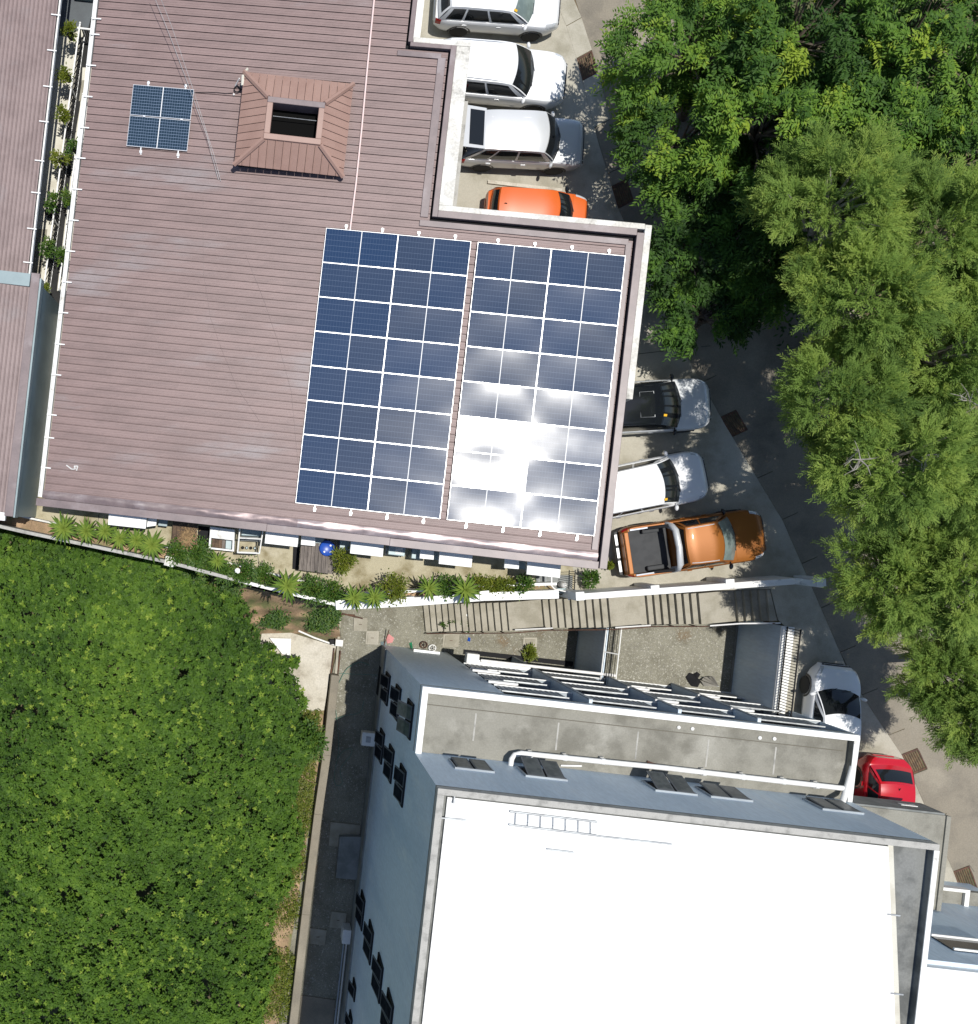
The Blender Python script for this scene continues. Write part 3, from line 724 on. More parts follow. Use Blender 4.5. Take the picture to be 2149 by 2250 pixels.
# annex: solid west end, recessed balconies to the east
g = MB(); g.ubox(UA,8.5,VM+.002,VA,LOW-.1,ZA-.42); g.build('annex_wall', M_blue, ab)
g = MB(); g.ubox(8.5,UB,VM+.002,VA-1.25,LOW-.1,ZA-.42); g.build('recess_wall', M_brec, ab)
g = MB(); g.ubox(UA,UB,VM+.003,VA,ZA-.419,ZA-.30); g.build('roof_deck', M_deck, ab)
for (u0,u1,v0,v1) in ((UA,UB,VA-.2,VA),(UA,UA+.2,VM+.004,VA-.2),(UB-.16,UB,VM+.004,VA-.2)):
    g = MB(); g.ubox(u0,u1,v0,v1,ZA-.298,ZA-.035); pb_ = g.build('annex_parapet', M_deck if u1-u0 < .17 else M_blue, ab)
    g = MB(); g.ubox(u0,u1,v0,v1,ZA-.034,ZA); g.build('coping', M_whited if u1-u0 < .17 else M_white, pb_, bevel=.01)
# joint lines on the annex deck
g = MB(); g.ubox(UA+.25,UB-.3,VA-.62,VA-.59,ZA-.299,ZA-.293); g.build('deck_joint', M_joint, ab)
for u_ in (7.6,10.3,12.9,15.2,17.4):
    g = MB(); g.ubox(u_,u_+.05,-6.4,-5.5,ZA-.299,ZA-.294); g.build('deck_seam', M_capc, ab)
for px_, py_ in ((1491,1598),(1521,1601),(1669,1621),(1701,1623)):
    p = W(px_,py_,ZA-.29); g = MB(); g.lathe([(.06,0),(.06,.03),(.03,.05)], p, 10); g.build('pipe_stub', M_white, ab)
# main roof: white ribbed sheets, parapet caps, east gutter deck
g = MB(); g.ubox(UA,UB,VS_,VM,ZM-.349,ZM-.28); g.build('gutter_deck', M_deckd, ab)
nsh = 34
for i in range(nsh):
    va = VM-.26-i*.42; vb = va-.42
    if va < -21: break
    ue = 18.58 + (-7.24-va)*.152; ub = 18.58 + (-7.24-vb)*.152
    g = MB(); y0, y1 = vb, va
    rise = lambda vv: ZM-.13
    g.hexa([UV(UA+.33,y0,ZM-.25),UV(ub,y0,ZM-.25),UV(ue,y1,ZM-.25),UV(UA+.33,y1,ZM-.25),UV(UA+.33,y0,ZM-.16),UV(ub,y0,ZM-.16),UV(ue,y1,ZM-.16),UV(UA+.33,y1,ZM-.16)])
    g.hexa([UV(UA+.33,y1-.06,ZM-.161),UV(ue,y1-.06,ZM-.161),UV(ue,y1-.02,ZM-.161),UV(UA+.33,y1-.02,ZM-.161),UV(UA+.33,y1-.05,ZM-.15),UV(ue,y1-.05,ZM-.15),UV(ue,y1-.03,ZM-.15),UV(UA+.33,y1-.03,ZM-.15)])
    g.build('roof_sheet', M_wroofw, ab)
def eave(v_): return 18.58 + (-7.24-v_)*.152
g = MB(); g.hexa([UV(eave(-20),-20,ZM-.3),UV(eave(-20)+.15,-20,ZM-.3),UV(eave(-7.15)+.15,-7.15,ZM-.3),UV(eave(-7.15),-7.15,ZM-.3),UV(eave(-20),-20,ZM-.17),UV(eave(-20)+.15,-20,ZM-.17),UV(eave(-7.15)+.15,-7.15,ZM-.17),UV(eave(-7.15),-7.15,ZM-.17)])
g.build('eave_trim', M_cream, ab)
for v_ in (-9.1,-11.3):
    g = MB(); g.ubox(eave(v_)-.1,eave(v_)+.25,v_-.02,v_+.02,ZM-.168,ZM-.13); g.build('eave_bracket', M_steel, ab)
for (u0,u1,v0,v1,m) in ((UA,UB,VM-.18,VM,M_capc),(UA,UA+.2,VS_,VM-.18,M_capc),(UB-.13,UB,VS_,VM-.18,M_deckd)):
    g = MB(); g.ubox(u0,u1,v0,v1,ZM-.279,ZM - (.03 if m is M_deckd else 0)); g.build('main_parapet', m, ab, bevel=.0 if m is M_deckd else .012)
g = MB(); g.ubox(UB-.14,UB+.01,VS_,VM-.18,ZM-.03,ZM); g.build('parapet_cap', M_whited, ab)
# sash windows hung open on a wall; wall plane given by origin P, along-axis A, outward N
M_sash = mat('window_sash', (.11,.118,.125), .6, spec=.1)
def window(P, A, Nn, w, h, angs, name='window', ledge=True, npane=2, gm_=None):
    gm_ = gm_ or (M_glass3 if ledge else M_glass2)
    fr = MB(); up = Vector((0,0,1))
    def bx(a0,a1,n0,n1,z0,z1,G):
        G.hexa([P+A*a0+Nn*n0+up*z0, P+A*a1+Nn*n0+up*z0, P+A*a1+Nn*n1+up*z0, P+A*a0+Nn*n1+up*z0, P+A*a0+Nn*n0+up*z1, P+A*a1+Nn*n0+up*z1, P+A*a1+Nn*n1+up*z1, P+A*a0+Nn*n1+up*z1])
    bx(0,w,.004,.012,-h,0,fr)
    o = fr.build(name, M_dark, ab)
    f2 = MB(); b = .04
    for a0,a1,z0,z1 in ((-b,w+b,0,b),(-b,w+b,-h-b,-h),(-b,0,-h,0),(w,w+b,-h,0)): bx(a0,a1,.0,.06,z0,z1,f2)
    f2.build('window_frame', M_black if not ledge else M_blued, o)
    pw = w/npane
    for k in range(npane):
        an = angs[k % len(angs)]
        d = Nn*math.sin(an) - up*math.cos(an); n2 = Nn*math.cos(an)+up*math.sin(an)
        a0, a1 = k*pw+.035, (k+1)*pw-.035; base = P + Nn*.04
        for nm, i0, i1, l0, l1, tk, mm in (('sash', a0, a1, 0.02, h*.98, .03, M_sash), ('pane', a0+.05, a1-.05, .07, h*.93, .036, gm_)):
            G = MB(); q = [base+A*i0+d*l0, base+A*i1+d*l0, base+A*i1+d*l1, base+A*i0+d*l1]
            G.hexa([p - n2*.002 for p in q] + [p + n2*tk for p in q]); G.build(nm, mm, o)
    return o
eu, ev_ = UV(1,0), UV(0,1)
R_ = math.radians
for v0, tops in ((-5.62,(-2.95,-.02,2.9)),(-7.88,(-2.75,.0,2.86)),(-14.55,(-3.0,-.1,2.68,5.2))):
    for zt in tops:
        o_ = 9 if zt < 2.5 or v0 < -7 else 17
        window(UV(UA,v0,zt), -ev_, -eu, 1.12, 1.15, (R_(o_), R_(o_-3)), ledge=False, gm_=M_glass3 if o_ > 15 else None)  # topmost northern panes are grey to paint in their reflection
window(UV(UA,-17.9,-2.85), -ev_, -eu, .5, .8, (R_(12),), ledge=False, npane=1)
window(UV(UA,-19.2,-2.85), -ev_, -eu, .5, .8, (R_(10),), ledge=False, npane=1)
window(UV(UA,-16.6,5.2), -ev_, -eu, 1.0, 1.2, (R_(10),R_(8)), ledge=False)
for u0, w_, an in ((6.77,1.15,3),(8.95,1.22,18),(12.95,1.22,18),(14.66,1.22,8),(18.1,1.2,3)):
    window(UV(u0,VM,5.45), eu, ev_, w_, 1.05, (R_(an), R_(an-2 if an > 5 else an)))
# shallow dark slot and box on the west wall
g = MB(); g.ubox(UA-.07,UA-.05,-6.85,-5.65,-6.1,-5.5); g.build('vent_slot', M_dark, ab)
t = thing('wall_unit', UV(UA-.35,-8.55,-5.0), 'white box unit fixed to the foot of the west wall', 'unit')
g = MB(); g.ubox(UA-.62,UA-.06,-8.85,-8.3,-5.3,-4.85); g.build('casing', M_whited, t, bevel=.02)
g = MB(); g.ubox(UA-.45,UA-.25,-8.7,-8.45,-4.85,-4.835); g.build('grille', M_steel, t)
t = thing('meter_box', UV(UA-.2,-16.8,LOW), 'pale box on the ground against the west wall near its south end', 'box')
g = MB(); g.ubox(UA-.42,UA-.07,-17.35,-16.75,LOW,LOW+.75); g.build('casing', M_whited, t, bevel=.02)
g = MB(); g.ubox(UA-.43,UA-.42,-17.25,-16.85,LOW+.1,LOW+.65); g.build('door', M_white, t)
for i, dx in enumerate((.16,.30)):
    g = MB(); g.tube([UV(UA-dx,-17.4,LOW+.25+.2*i), UV(UA-dx,-25,LOW+.25+.2*i)], .035, 8); o = g.build('wall_pipe', M_blued if i else M_white)
    tag(o, ('white' if i == 0 else 'grey') + ' pipe running along the foot of the west wall', 'pipe')
# balconies
M_balu = mat('grey_balustrade', (.36,.385,.40), .6, (.28,.30,.315), 2)
BAYS = [(8.5,11.33),(11.33,14.25),(14.25,16.86),(16.86,19.9)]
FLO = [1.95,-.55,-3.0]
for bi, (b0, b1) in enumerate(BAYS):
    for fi, zf_ in enumerate(FLO):
        g = MB(); g.ubox(b0+.06,b1-.06,VA-1.3,VA-.005,zf_-.16,zf_); sl = g.build('balcony_slab', M_blued, ab)
        g = MB(); g.ubox(b0+.06,b1-.06,VA-.004,VA+.035,zf_-.10,zf_-.03); g.build('slab_edge', M_white, sl, bevel=.01)
        g = MB(); g.ubox(b0+.08,b1-.5,VA-.03,VA+.012,zf_+.96,zf_+1.0); g.build('handrail', M_steel if fi < 2 else M_white, sl)
        g = MB(); n = int((b1-b0-.6)/.045); pr_ = [(b0+.1+k*.045+(.012 if k % 2 else 0), VA-.012+(.022 if (k//2) % 2 else 0)) for k in range(n)]
        a_ = [UV(u_,v_,zf_+.02) for u_,v_ in pr_]; c_ = [UV(u_,v_,zf_+.95) for u_,v_ in pr_]
        g.add(a_+c_, [(k,k+1,n+k+1,n+k) for k in range(n-1)]); g.build('balustrade', M_balu, sl)
        g = MB(); g.ubox(b0+.5,b0+1.5,VA-1.252,VA-1.235,zf_+.02,zf_+1.5); g.build('balcony_door', M_glass, sl)
        if bi in (0,2,3) and fi < 2:                        # white drain pipe with an elbow on the edge
            g = MB(); ue = b0+.75 if bi == 0 else b0+.55
            g.tube([UV(b0-.15,VA+.10,zf_-.02), UV(ue,VA+.10,zf_-.02), UV(ue+.10,VA+.10,zf_-.06), UV(ue+.12,VA+.10,zf_-.3)], .05, 8); g.build('drain_pipe', M_pvc, sl, smooth=50)
for u_ in (11.33,14.25,16.86):
    g = MB(); g.ubox(u_-.055,u_+.055,VA-1.3,VA+.11,LOW-.1,ZA-.43); g.build('fin_wall', M_blue, ab)
    g = MB(); g.ubox(u_-.065,u_+.065,VA+.11,VA+.14,LOW-.1,ZA-.44); g.build('fin_edge', M_blued, ab)
g = MB(); g.ubox(UB-.11,UB-.001,VA-1.3,VA-.001,LOW-.1,ZA-.43); g.build('fin_wall', M_blue, ab)
# stub walls and rods on two balconies
for (u_,z_) in ((13.6,1.95),(15.4,-.55),(12.1,-.55)):
    g = MB(); g.tube([UV(u_,VA+.02,z_+.98), UV(u_+.06,VA-.4,z_+.6), UV(u_+.1,VA-.6,z_+.02)], .012, 5); o = g.build('rod', M_steel, ab)
# dark strip painting the shade under the balconies at the annex foot
g = MB(); g.ubox(9.2,13.9,VA+.0,VA+.2,LOW-.05,LOW+.04); g.build('foot_shade_strip', M_dark, ab)
g = MB(); g.ubox(8.9,11.2,VA+.02,VA+.2,-3.14,-3.02); g.build('lower_ledge', M_white, ab)
g = MB(); g.ubox(8.65,9.15,VA+.02,VA+.42,-3.4,-3.0); g.build('lower_box', M_whited, ab, bevel=.03)
g = MB(); g.ubox(6.9,8.0,VA+.0,VA+.1,-5.2,-5.12); g.build('sill', M_white, ab)
g = MB(); g.tube([UV(9.2,VA+.2,-2.95), UV(14.0,VA+.2,-2.95), UV(14.35,VA+.2,-3.0), UV(14.55,VA+.18,-3.05)], .06, 10); g.build('drain_pipe', M_pvc, ab, smooth=50)
# big white pipe on the annex deck
t = thing('roof_drain_pipe', UV(13,-6.3,ZA-.3), 'long white drain pipe lying along the annex deck', 'pipe')
zp = ZA-.05
P_ = [W(1122,1683,zp+.25), W(1124,1668,zp+.2), W(1130,1659,zp+.12), W(1145,1655,zp+.05), W(1300,1671,zp), W(1460,1687,zp), W(1640,1708,zp), W(1862,1733,zp)]
g = MB(); g.tube(P_, .085, 12); g.build('pipe', M_pvc, t, smooth=60)
g = MB(); g.tube([W(1848,1770,zp+.5), W(1856,1748,zp+.1), W(1864,1720,zp), W(1874,1684,zp)], .095, 12); g.build('branch', M_pvc, t, smooth=60)
for (x_,y_) in ((1166,1658),(1242,1665),(1325,1673),(1547,1698),(1632,1707),(1722,1717),(1795,1726)):
    c = W(x_,y_,zp); g = MB(); d = UV(1,0)*.06; g.tube([c-d,c+d], .1, 12); g.build('collar', M_white, t, smooth=60)
    g = MB(); g.box(-.06,.06,-.12,.12,-.26,-.09,M=Matrix.Translation(c)); g.build('support', M_capc, t)
g = MB(); g.tube([W(1232,1682,ZA-.25), W(1278,1683,ZA-.25)], .03, 6); tag(g.build('loose_pipe', M_pvc), 'short white pipe offcut lying on the annex deck', 'pipe')
g = MB(); g.tube([W(1422,1673,ZA-.25), W(1446,1683,ZA-.25)], .035, 6); tag(g.build('rusty_bar', M_rust), 'short rust-brown bar lying on the annex deck', 'bar')
# ladder and lengths of steel lying on the white roof
zr = ZM-.1
t = thing('ladder', W(1215,1808,zr), 'metal ladder lying on the white roof', 'ladder')
a0,a1,b0,b1 = W(1120,1783,zr), W(1312,1806,zr), W(1118,1812,zr), W(1312,1836,zr)
for p,q in ((a0,a1),(b0,b1)):
    g = MB(); g.tube([p,q], .028, 6); g.build('stile', M_steel, t)
for i in range(7):
    f = (i+.5)/7; g = MB(); g.tube([a0*(1-f)+a1*f, b0*(1-f)+b1*f], .012, 5); g.build('rung', M_steel, t)
for p,q,lab in (((1312,1837),(1477,1855),'long thin steel bar lying beyond the end of the ladder'),((1202,1866),(1261,1873),'short steel bar lying south of the ladder'),((966,1797),(1024,1802),'short steel bar near the west edge of the white roof')):
    g = MB(); g.tube([W(*p,zr), W(*q,zr)], .022, 6); tag(g.build('steel_bar', M_steel), lab, 'bar', 'steel bars on the white roof')
g = MB(); g.tube([W(999,1745,zr), W(997,1765,zr)], [.02,.05], 6); tag(g.build('drain_spout', M_steel), 'small grey spout near the north-west corner of the white roof', 'spout')
# porch, side slab and wing at the building's east side
pr = thing('porch_roof', UV(21.6,-9,0), 'flat concrete porch roof at the east side with dark fascia', 'porch')
g = MB(); g.ubox(UB+.003,23.44,-10.25,-7.15,3.0,3.5); g.build('slab', M_deck, pr, bevel=.02)
g = MB(); g.ubox(23.3,23.443,-10.25,-7.147,3.5,3.56); g.build('edge_kerb', M_deck, pr)
g = MB(); g.ubox(UB+.003,23.3,-7.149,-7.09,2.3,3.45); g.build('fascia', M_plinth, pr)
g = MB(); g.ubox(22.2,22.75,-7.089,-7.07,2.75,2.95); g.build('sign_plate', M_white, pr)
for u_ in (23.2,):
    for v_ in (-10.0,):
        g = MB(); g.ubox(u_-.15,u_+.1,v_-.12,v_+.12,0,3.0); g.build('post', M_blued, pr)
wg = thing('east_wing', UV(22,-14,0), 'blue-grey wing with white roof at the south-east corner', 'building')
g = MB(); g.ubox(UB+.005,27,-24,-10.3,0,7.7); g.build('wall', M_blue, wg)
g = MB(); g.ubox(UB+.005,27,-24,-10.42,7.7,7.95); g.build('roof', M_wroofw, wg)
g = MB(); g.ubox(21.5,23.2,-10.3,-10.26,5.9,6.8); g.build('window', M_glass, wg)
for z_ in (6.8,5.84):
    g = MB(); g.ubox(21.5,23.2,-10.258,-10.2,z_,z_+.06); g.build('window_frame', M_white, wg)
g = MB(); g.ubox(23.0,25.6,-10.299,-9.85,2.3,2.5); o = g.build('canopy_slab', M_deck, wg)
g = MB(); g.ubox(24.9,25.05,-11.4,-9.75,2.35,2.62); g.build('canopy_edge', M_whited, o)
g = MB(); g.ubox(23.5,24.897,-9.85,-9.75,2.35,2.62); g.build('canopy_edge', M_whited, o)
# ------------------------------------------------------------------ foliage tools
def leafmat(name, stops, rough=.5, tr=.28):
    m = bpy.data.materials.new(name); m.use_nodes = True; N, L = m.node_tree.nodes, m.node_tree.links
    b = N['Principled BSDF']; b.inputs['Roughness'].default_value = rough; b.inputs['Specular IOR Level'].default_value = .22
    at = N.new('ShaderNodeAttribute'); at.attribute_name = 'tint'
    r = N.new('ShaderNodeValToRGB'); r.color_ramp.elements[0].position = stops[0][0]; r.color_ramp.elements[0].color = (*stops[0][1],1)
    r.color_ramp.elements[1].position = stops[-1][0]; r.color_ramp.elements[1].color = (*stops[-1][1],1)
    for p, c in stops[1:-1]: e = r.color_ramp.elements.new(p); e.color = (*c,1)
    L.new(at.outputs['Fac'], r.inputs[0]); L.new(r.outputs[0], b.inputs['Base Color'])
    t = N.new('ShaderNodeBsdfTranslucent'); hs = N.new('ShaderNodeHueSaturation'); hs.inputs['Value'].default_value = 1.5; hs.inputs['Hue'].default_value = .485; L.new(r.outputs[0], hs.inputs['Color']); L.new(hs.outputs[0], t.inputs[0])
    mx = N.new('ShaderNodeMixShader'); mx.inputs[0].default_value = tr; L.new(b.outputs[0], mx.inputs[1]); L.new(t.outputs[0], mx.inputs[2]); L.new(mx.outputs[0], N['Material Output'].inputs[0])
    return m
ML_broad = leafmat('broad_leaves', [(0,(.018,.048,.010)),(.45,(.060,.135,.020)),(.8,(.135,.245,.030)),(1,(.25,.34,.035))], .6)
ML_feath = leafmat('feathery_leaves', [(0,(.05,.100,.022)),(.5,(.185,.285,.06)),(1,(.33,.42,.09))], .7, .42)
ML_canopy = leafmat('canopy_leaves', [(0,(.026,.068,.010)),(.5,(.092,.178,.022)),(.85,(.165,.27,.034)),(.95,(.235,.34,.044)),(1,(.33,.41,.07))], .6, .38)
ML_yucca = leafmat('yucca_leaf', [(0,(.05,.105,.018)),(.6,(.125,.205,.03)),(1,(.23,.30,.055))], .45, .2)
ML_bush = leafmat('bush_leaves', [(0,(.022,.06,.012)),(.5,(.06,.13,.02)),(1,(.15,.20,.03))], .5)
ML_ybush = leafmat('yellow_bush_leaves', [(0,(.06,.09,.012)),(.5,(.13,.17,.02)),(1,(.23,.23,.03))], .5)
M_bark = mat('bark', (.16,.13,.10), .95, (.09,.07,.05), 6, .4, .6, bump=.5)
M_barkp = mat('pale_bark', (.30,.28,.24), .9, (.18,.165,.14), 7, .4, .6)
def unit(a): return a/np.maximum(np.linalg.norm(a, axis=-1, keepdims=True), 1e-9)
def leaf_quads(B, D, Ln, Wd, droop=0.0, roll=None):
    N_ = len(B); D = unit(D); ref = np.tile([0.,0.,1.], (N_,1)); ref[np.abs(D[:,2]) > .92] = [1.,0.,0.]
    side = unit(np.cross(D, ref)); nrm = np.cross(side, D)
    if roll is not None: c, s_ = np.cos(roll)[:,None], np.sin(roll)[:,None]; side = side*c + nrm*s_
    Ln = np.broadcast_to(Ln, N_)[:,None]; Wd = np.broadcast_to(Wd, N_)[:,None]
    mid = B + D*Ln*.5; tip = B + D*Ln; tip[:,2] -= (droop*Ln)[:,0]
    V = np.stack([B, mid+side*Wd/2, tip, mid-side*Wd/2], 1)
    return V.reshape(-1,3), np.arange(N_*4).reshape(N_,4)
def rand_dirs(n, zmin=-1., zmax=1.):
    z = RNG.uniform(zmin, zmax, n); a = RNG.uniform(0, 2*np.pi, n); r = np.sqrt(np.maximum(0, 1-z*z))
    return np.stack([r*np.cos(a), r*np.sin(a), z], 1)
yl = MB()
for k in range(4):
    pass
def yucca_leaf():
    n = 5; vs = []
    for i in range(n+1):
        f = i/n; x = .46*f; z = .16*f - .20*f*f; w = .040*math.sin(math.pi*min(1,.12+.88*f)**.8)*(1 if f < 1 else .1)+.002
        vs += [(x,-w,z+.012), (x,0,z), (x,w,z+.012)]
    fs = []
    for i in range(n): fs += [(3*i,3*i+3,3*i+4,3*i+1),(3*i+1,3*i+4,3*i+5,3*i+2)]
    g = MB(); g.add(vs, fs); me, _ = g.mesh('leaf', ML_yucca, center=False); return me
YL = []
for k in range(4):
    me = yucca_leaf(); a = me.attributes.new('tint','FLOAT','FACE'); a.data.foreach_set('value', [.2+.25*k]*len(me.polygons)); YL.append(me)
def yucca(px, py, z, size, label, n=26):
    p = W(px, py, z); t = thing('yucca_plant', (p.x,p.y,.03), label, 'plant', group='spiky plants along the fence')
    g = MB(); g.tube([(p.x,p.y,.0),(p.x+.02,p.y,z*.5),(p.x,p.y,z)], [.055,.045,.04], 7); g.build('trunk', M_bark, t)
    for k in range(n):
        el = math.radians(12 + 58*(k/n)**1.3 + random.uniform(-6,6)); az = k*2.39996 + random.uniform(-.15,.15)
        sc = size*1.2/.44*(1.05-.35*k/n)*random.uniform(.9,1.1)
        M = Matrix.Translation(p + Vector((0,0,.10*k/n-.05))) @ Matrix.Rotation(az,4,'Z') @ Matrix.Rotation(-el+.25,4,'Y') @ Matrix.Scale(sc,4)
        child(YL[min(3, int(4*(k/n)**.8))], 'leaf', t, M)
    return t
def bush(px, py, zc, r, h, label, m=None, n=520, leaf=.10, name='shrub', grp='shrubs along the fence', base=.03, cat='shrub'):
    p = W(px, py, zc); t = thing(name, (p.x,p.y,base), label, cat, group=grp)
    g = MB()
    for k in range(4):
        a = k*1.6+random.random(); g.tube([(p.x,p.y,base),(p.x+.3*r*math.cos(a),p.y+.3*r*math.sin(a),base+(zc-base)*.6),(p.x+.6*r*math.cos(a),p.y+.6*r*math.sin(a),zc)], [.02,.015,.006], 5)
    g.build('stem', M_bark, t)
    nc = max(6, n//45); cc = rand_dirs(nc, -.3, 1)*RNG.uniform(.45,.95,(nc,1))*[r,r,h]
    i = RNG.integers(0, nc, n); B = cc[i] + RNG.normal(0,.28*r,(n,3))*[1,1,.7] + [p.x,p.y,zc]
    D = unit(B-[p.x,p.y,zc-.3*h]) + rand_dirs(n)*.7
    V, F = leaf_quads(B, D, RNG.uniform(.7,1.3,n)*leaf, RNG.uniform(.35,.5,n)*leaf, .15)
    tint = np.clip(.25 + .45*RNG.random(n) + .35*RNG.random(nc)[i] - .15, 0, 1)
    npmesh('foliage', V, F, m or ML_bush, tint, t)
    return t

# ------------------------------------------------------------------ stairs, walls and fences between the levels
ST = thing('stairs', (12.7,-3.9,LOW), 'long concrete stair of four flights climbing along the white wall', 'stairs')
sd = Vector((math.cos(R_(5.4)), math.sin(R_(5.4)))); sn = Vector((-sd.y, sd.x)); so = Vector((6.94,-4.26))
RISE = 6.2/37
pos = [6.94+i*(9.94-6.94)/13 for i in range(14)] + [11.33+i*(13.43-11.33)/9 for i in range(10)] + [14.84+i*(16.3-14.84)/7 for i in range(8)] + [17.6+i*(18.4-17.6)/4 for i in range(5)]
for i, x in enumerate(pos):
    x1 = pos[i+1] if i+1 < len(pos) else 18.75
    z1 = LOW + (i+1)*RISE; g = MB()
    a, b = so+sd*((x-6.94)/sd.x), so+sd*((x1-6.94)/sd.x)
    ex = RNG.uniform(-.02,.02)
    g.prism([xy(a-sn*.55), xy(b-sn*.55), xy(b+sn*.6), xy(a+sn*.6)], max(LOW-.1, z1-1.2) if i > 0 else LOW-.1, min(z1, .015) + (.003 if i+1 < len(pos) else 0))
    g.build('landing' if x1-x > .8 else 'step', M_stair, ST)
g = MB()
for zoff in (.9,):
    pts = []
    for i, x in enumerate(pos):
        p = so+sd*((x-6.94)/sd.x)-sn*.60; pts.append(Vector((p.x,p.y,LOW+(i+1)*RISE+.25)))
    g.tube(pts, .022, 6)
g.build('handrail', M_rust, ST)
pm = MB(); pm.box(-.018,.018,-.018,.018,-.45,.3); pme, _ = pm.mesh('rail_post', M_rust, center=False)
for i in range(0, len(pos), 3):
    p = so+sd*((pos[i]-6.94)/sd.x)-sn*.60; child(pme, 'rail_post', ST, Matrix.Translation((p.x,p.y,LOW+(i+1)*RISE)))
for pts_ in ([W(1132,1384,-3.6), W(1215,1380,-3.0)], [W(1352,1379,-1.9), W(1430,1374,-1.5)], [W(1560,1375,-.4), W(1628,1370,-.1), W(1715,1369,.3)]):
    g = MB(); g.tube(pts_, .03, 6); g.build('white_rail', M_pvc, ST)
def wallseg(g, a, b, th, z0, z1, side=0):
    d = (b-a).normalized(); n = Vector((-d.y, d.x))*th/2; o = Vector((-d.y, d.x))*side
    a, b = a+o, b+o
    g.prism([xy(a-n), xy(b-n), xy(b+n), xy(a+n)], z0, z1)
v2 = lambda p: Vector((p[0], p[1]))
pw = thing('parking_wall', WALLP[1]*1, 'white wall with square piers between the parking and the stairs', 'wall')
for k, (p, q) in enumerate(zip(WALLP, WALLP[1:])):
    g = MB(); wallseg(g, v2(p), v2(q), .22, -1.2 if k else -3.0, 1.5 if k < 2 else 1.49); g.build('wall_panel', M_whited if k else M_white, pw, bevel=.015)
for px_, py_ in ((1275,1312),(1440,1297.5),(1605,1284),(1806,1281)):
    p = W(px_,py_,1.53); g = MB(); g.box(-.15,.15,-.15,.15,-.5,1.53,M=Matrix.Translation((p.x,p.y+.03,0)) @ Matrix.Rotation(R_(4),4,'Z')); g.build('pier', M_white, pw, bevel=.015)
fw = thing('yard_fence_wall', FENCE[3]*1, 'low white fence wall with piers bounding the planted yard', 'wall')
for k, (p, q) in enumerate(zip(FENCE, FENCE[1:])):
    g = MB(); thick = .12 if k < 4 else .30
    wallseg(g, v2(p), v2(q), thick, -1.5, .86 if k < 4 else .9); g.build('wall_panel', M_capc if k < 3 else M_whited if k == 3 else M_white, fw, bevel=.012)
    if k >= 4:
        g = MB(); wallseg(g, v2(p), v2(q), .10, -.1, .72, .36); g.build('inner_kerb', M_white, fw, bevel=.01)
    else:
        g = MB(); wallseg(g, v2(p), v2(q), .07, .0, .5, .5); g.build('inner_kerb', M_para, fw, bevel=.01)
for k in (2,4,5,6):
    p = FENCE[k]; g = MB(); s_ = .17 if k != 5 else .15
    g.box(-s_,s_,-s_,s_,-1.5,.98,M=Matrix.Translation((p.x,p.y+.04,0)) @ Matrix.Rotation(R_(5 if k > 3 else -13),4,'Z')); g.build('pier', M_white if k > 3 else M_para, fw, bevel=.015)
for k in range(7):
    p, q = v2(FENCE[k]), v2(FENCE[k+1]); d = (q-p).normalized(); n = Vector((-d.y,d.x)); g = MB()
    g.prism([xy(p+n*.06), xy(q+n*.06), xy(q+n*(.46 if k < 4 else .31)), xy(p+n*(.46 if k < 4 else .31))], -.1, .28 if k > 3 else .06); g.build('planting_soil', M_soil, fw)
# retaining walls of the court
rw = thing('retaining_wall', UV(19.3,-3.5,MID), 'tall blue-grey retaining wall below the road with white coping', 'wall')
g = MB(); g.ubox(19.18,19.3,-7.0,-1.75,MID-.1,.0); g.build('wall_face', M_blue, rw)
g = MB(); g.ubox(19.15,19.62,-6.0,-1.75,.024,.11); g.build('coping', M_white, rw, bevel=.015)
t = thing('road_railing', UV(19.4,-3.5,.1), 'black bar railing standing on the retaining wall coping beside the white car', 'railing')
bm_ = MB(); bm_.box(-.011,.011,-.011,.011,0,.95); bme_, _ = bm_.mesh('bar', M_black, center=False)
for i in range(32):
    child(bme_, 'bar', t, Matrix.Translation(UV(19.3, -1.8-i*.102, .111)) @ Matrix.Rotation(-ALPHA,4,'Z'))
for z_ in (.2,1.06):
    g = MB(); g.ubox(19.28,19.32,-5.1,-1.75,z_-.02,z_+.02); g.build('rail', M_black, t)
sg = MB(); sg.ubox(19.1,19.18,-6.9,-1.8,MID-.02,MID+.05); sg.build('base_kerb', M_deck, rw)
rw2 = thing('terrace_wall', UV(14.1,-3.5,LOW), 'short blue-grey wall holding the gravel terrace', 'wall')
g = MB(); g.ubox(13.98,14.1,-5.5,-2.25,LOW-.05,MID+.06); g.build('wall_face', M_blue, rw2)
t = thing('terrace_fence', UV(14.1,-3.5,MID), 'white framed barred fence on the terrace wall', 'fence')
for u_ in (13.98,14.42):
    g = MB(); g.tube([UV(u_,-2.35,MID+.12+.4*(u_>14.2)), UV(u_,-5.0,MID+.12+.4*(u_>14.2))], .025, 6); g.build('rail', M_white, t)
for v_ in (-2.35,-3.7,-5.0):
    g = MB(); g.tube([UV(13.98,v_,MID+.12), UV(14.42,v_,MID+.52)], .025, 6); g.build('brace', M_white, t)
for k in range(5):
    g = MB(); uu = 14.06+k*.07; g.tube([UV(uu,-2.4,MID+.2+.06*k), UV(uu,-4.95,MID+.2+.06*k)], .012, 5); g.build('bar', M_black, t)
g = MB(); g.lathe([(.05,0),(.05,1.05),(.075,1.06),(.08,1.15),(.03,1.2)], W(1272,1428,LOW), 12); tag(g.build('vent_pipe', M_pvc, smooth=40), 'white vent pipe with round cap standing before the terrace wall', 'pipe')
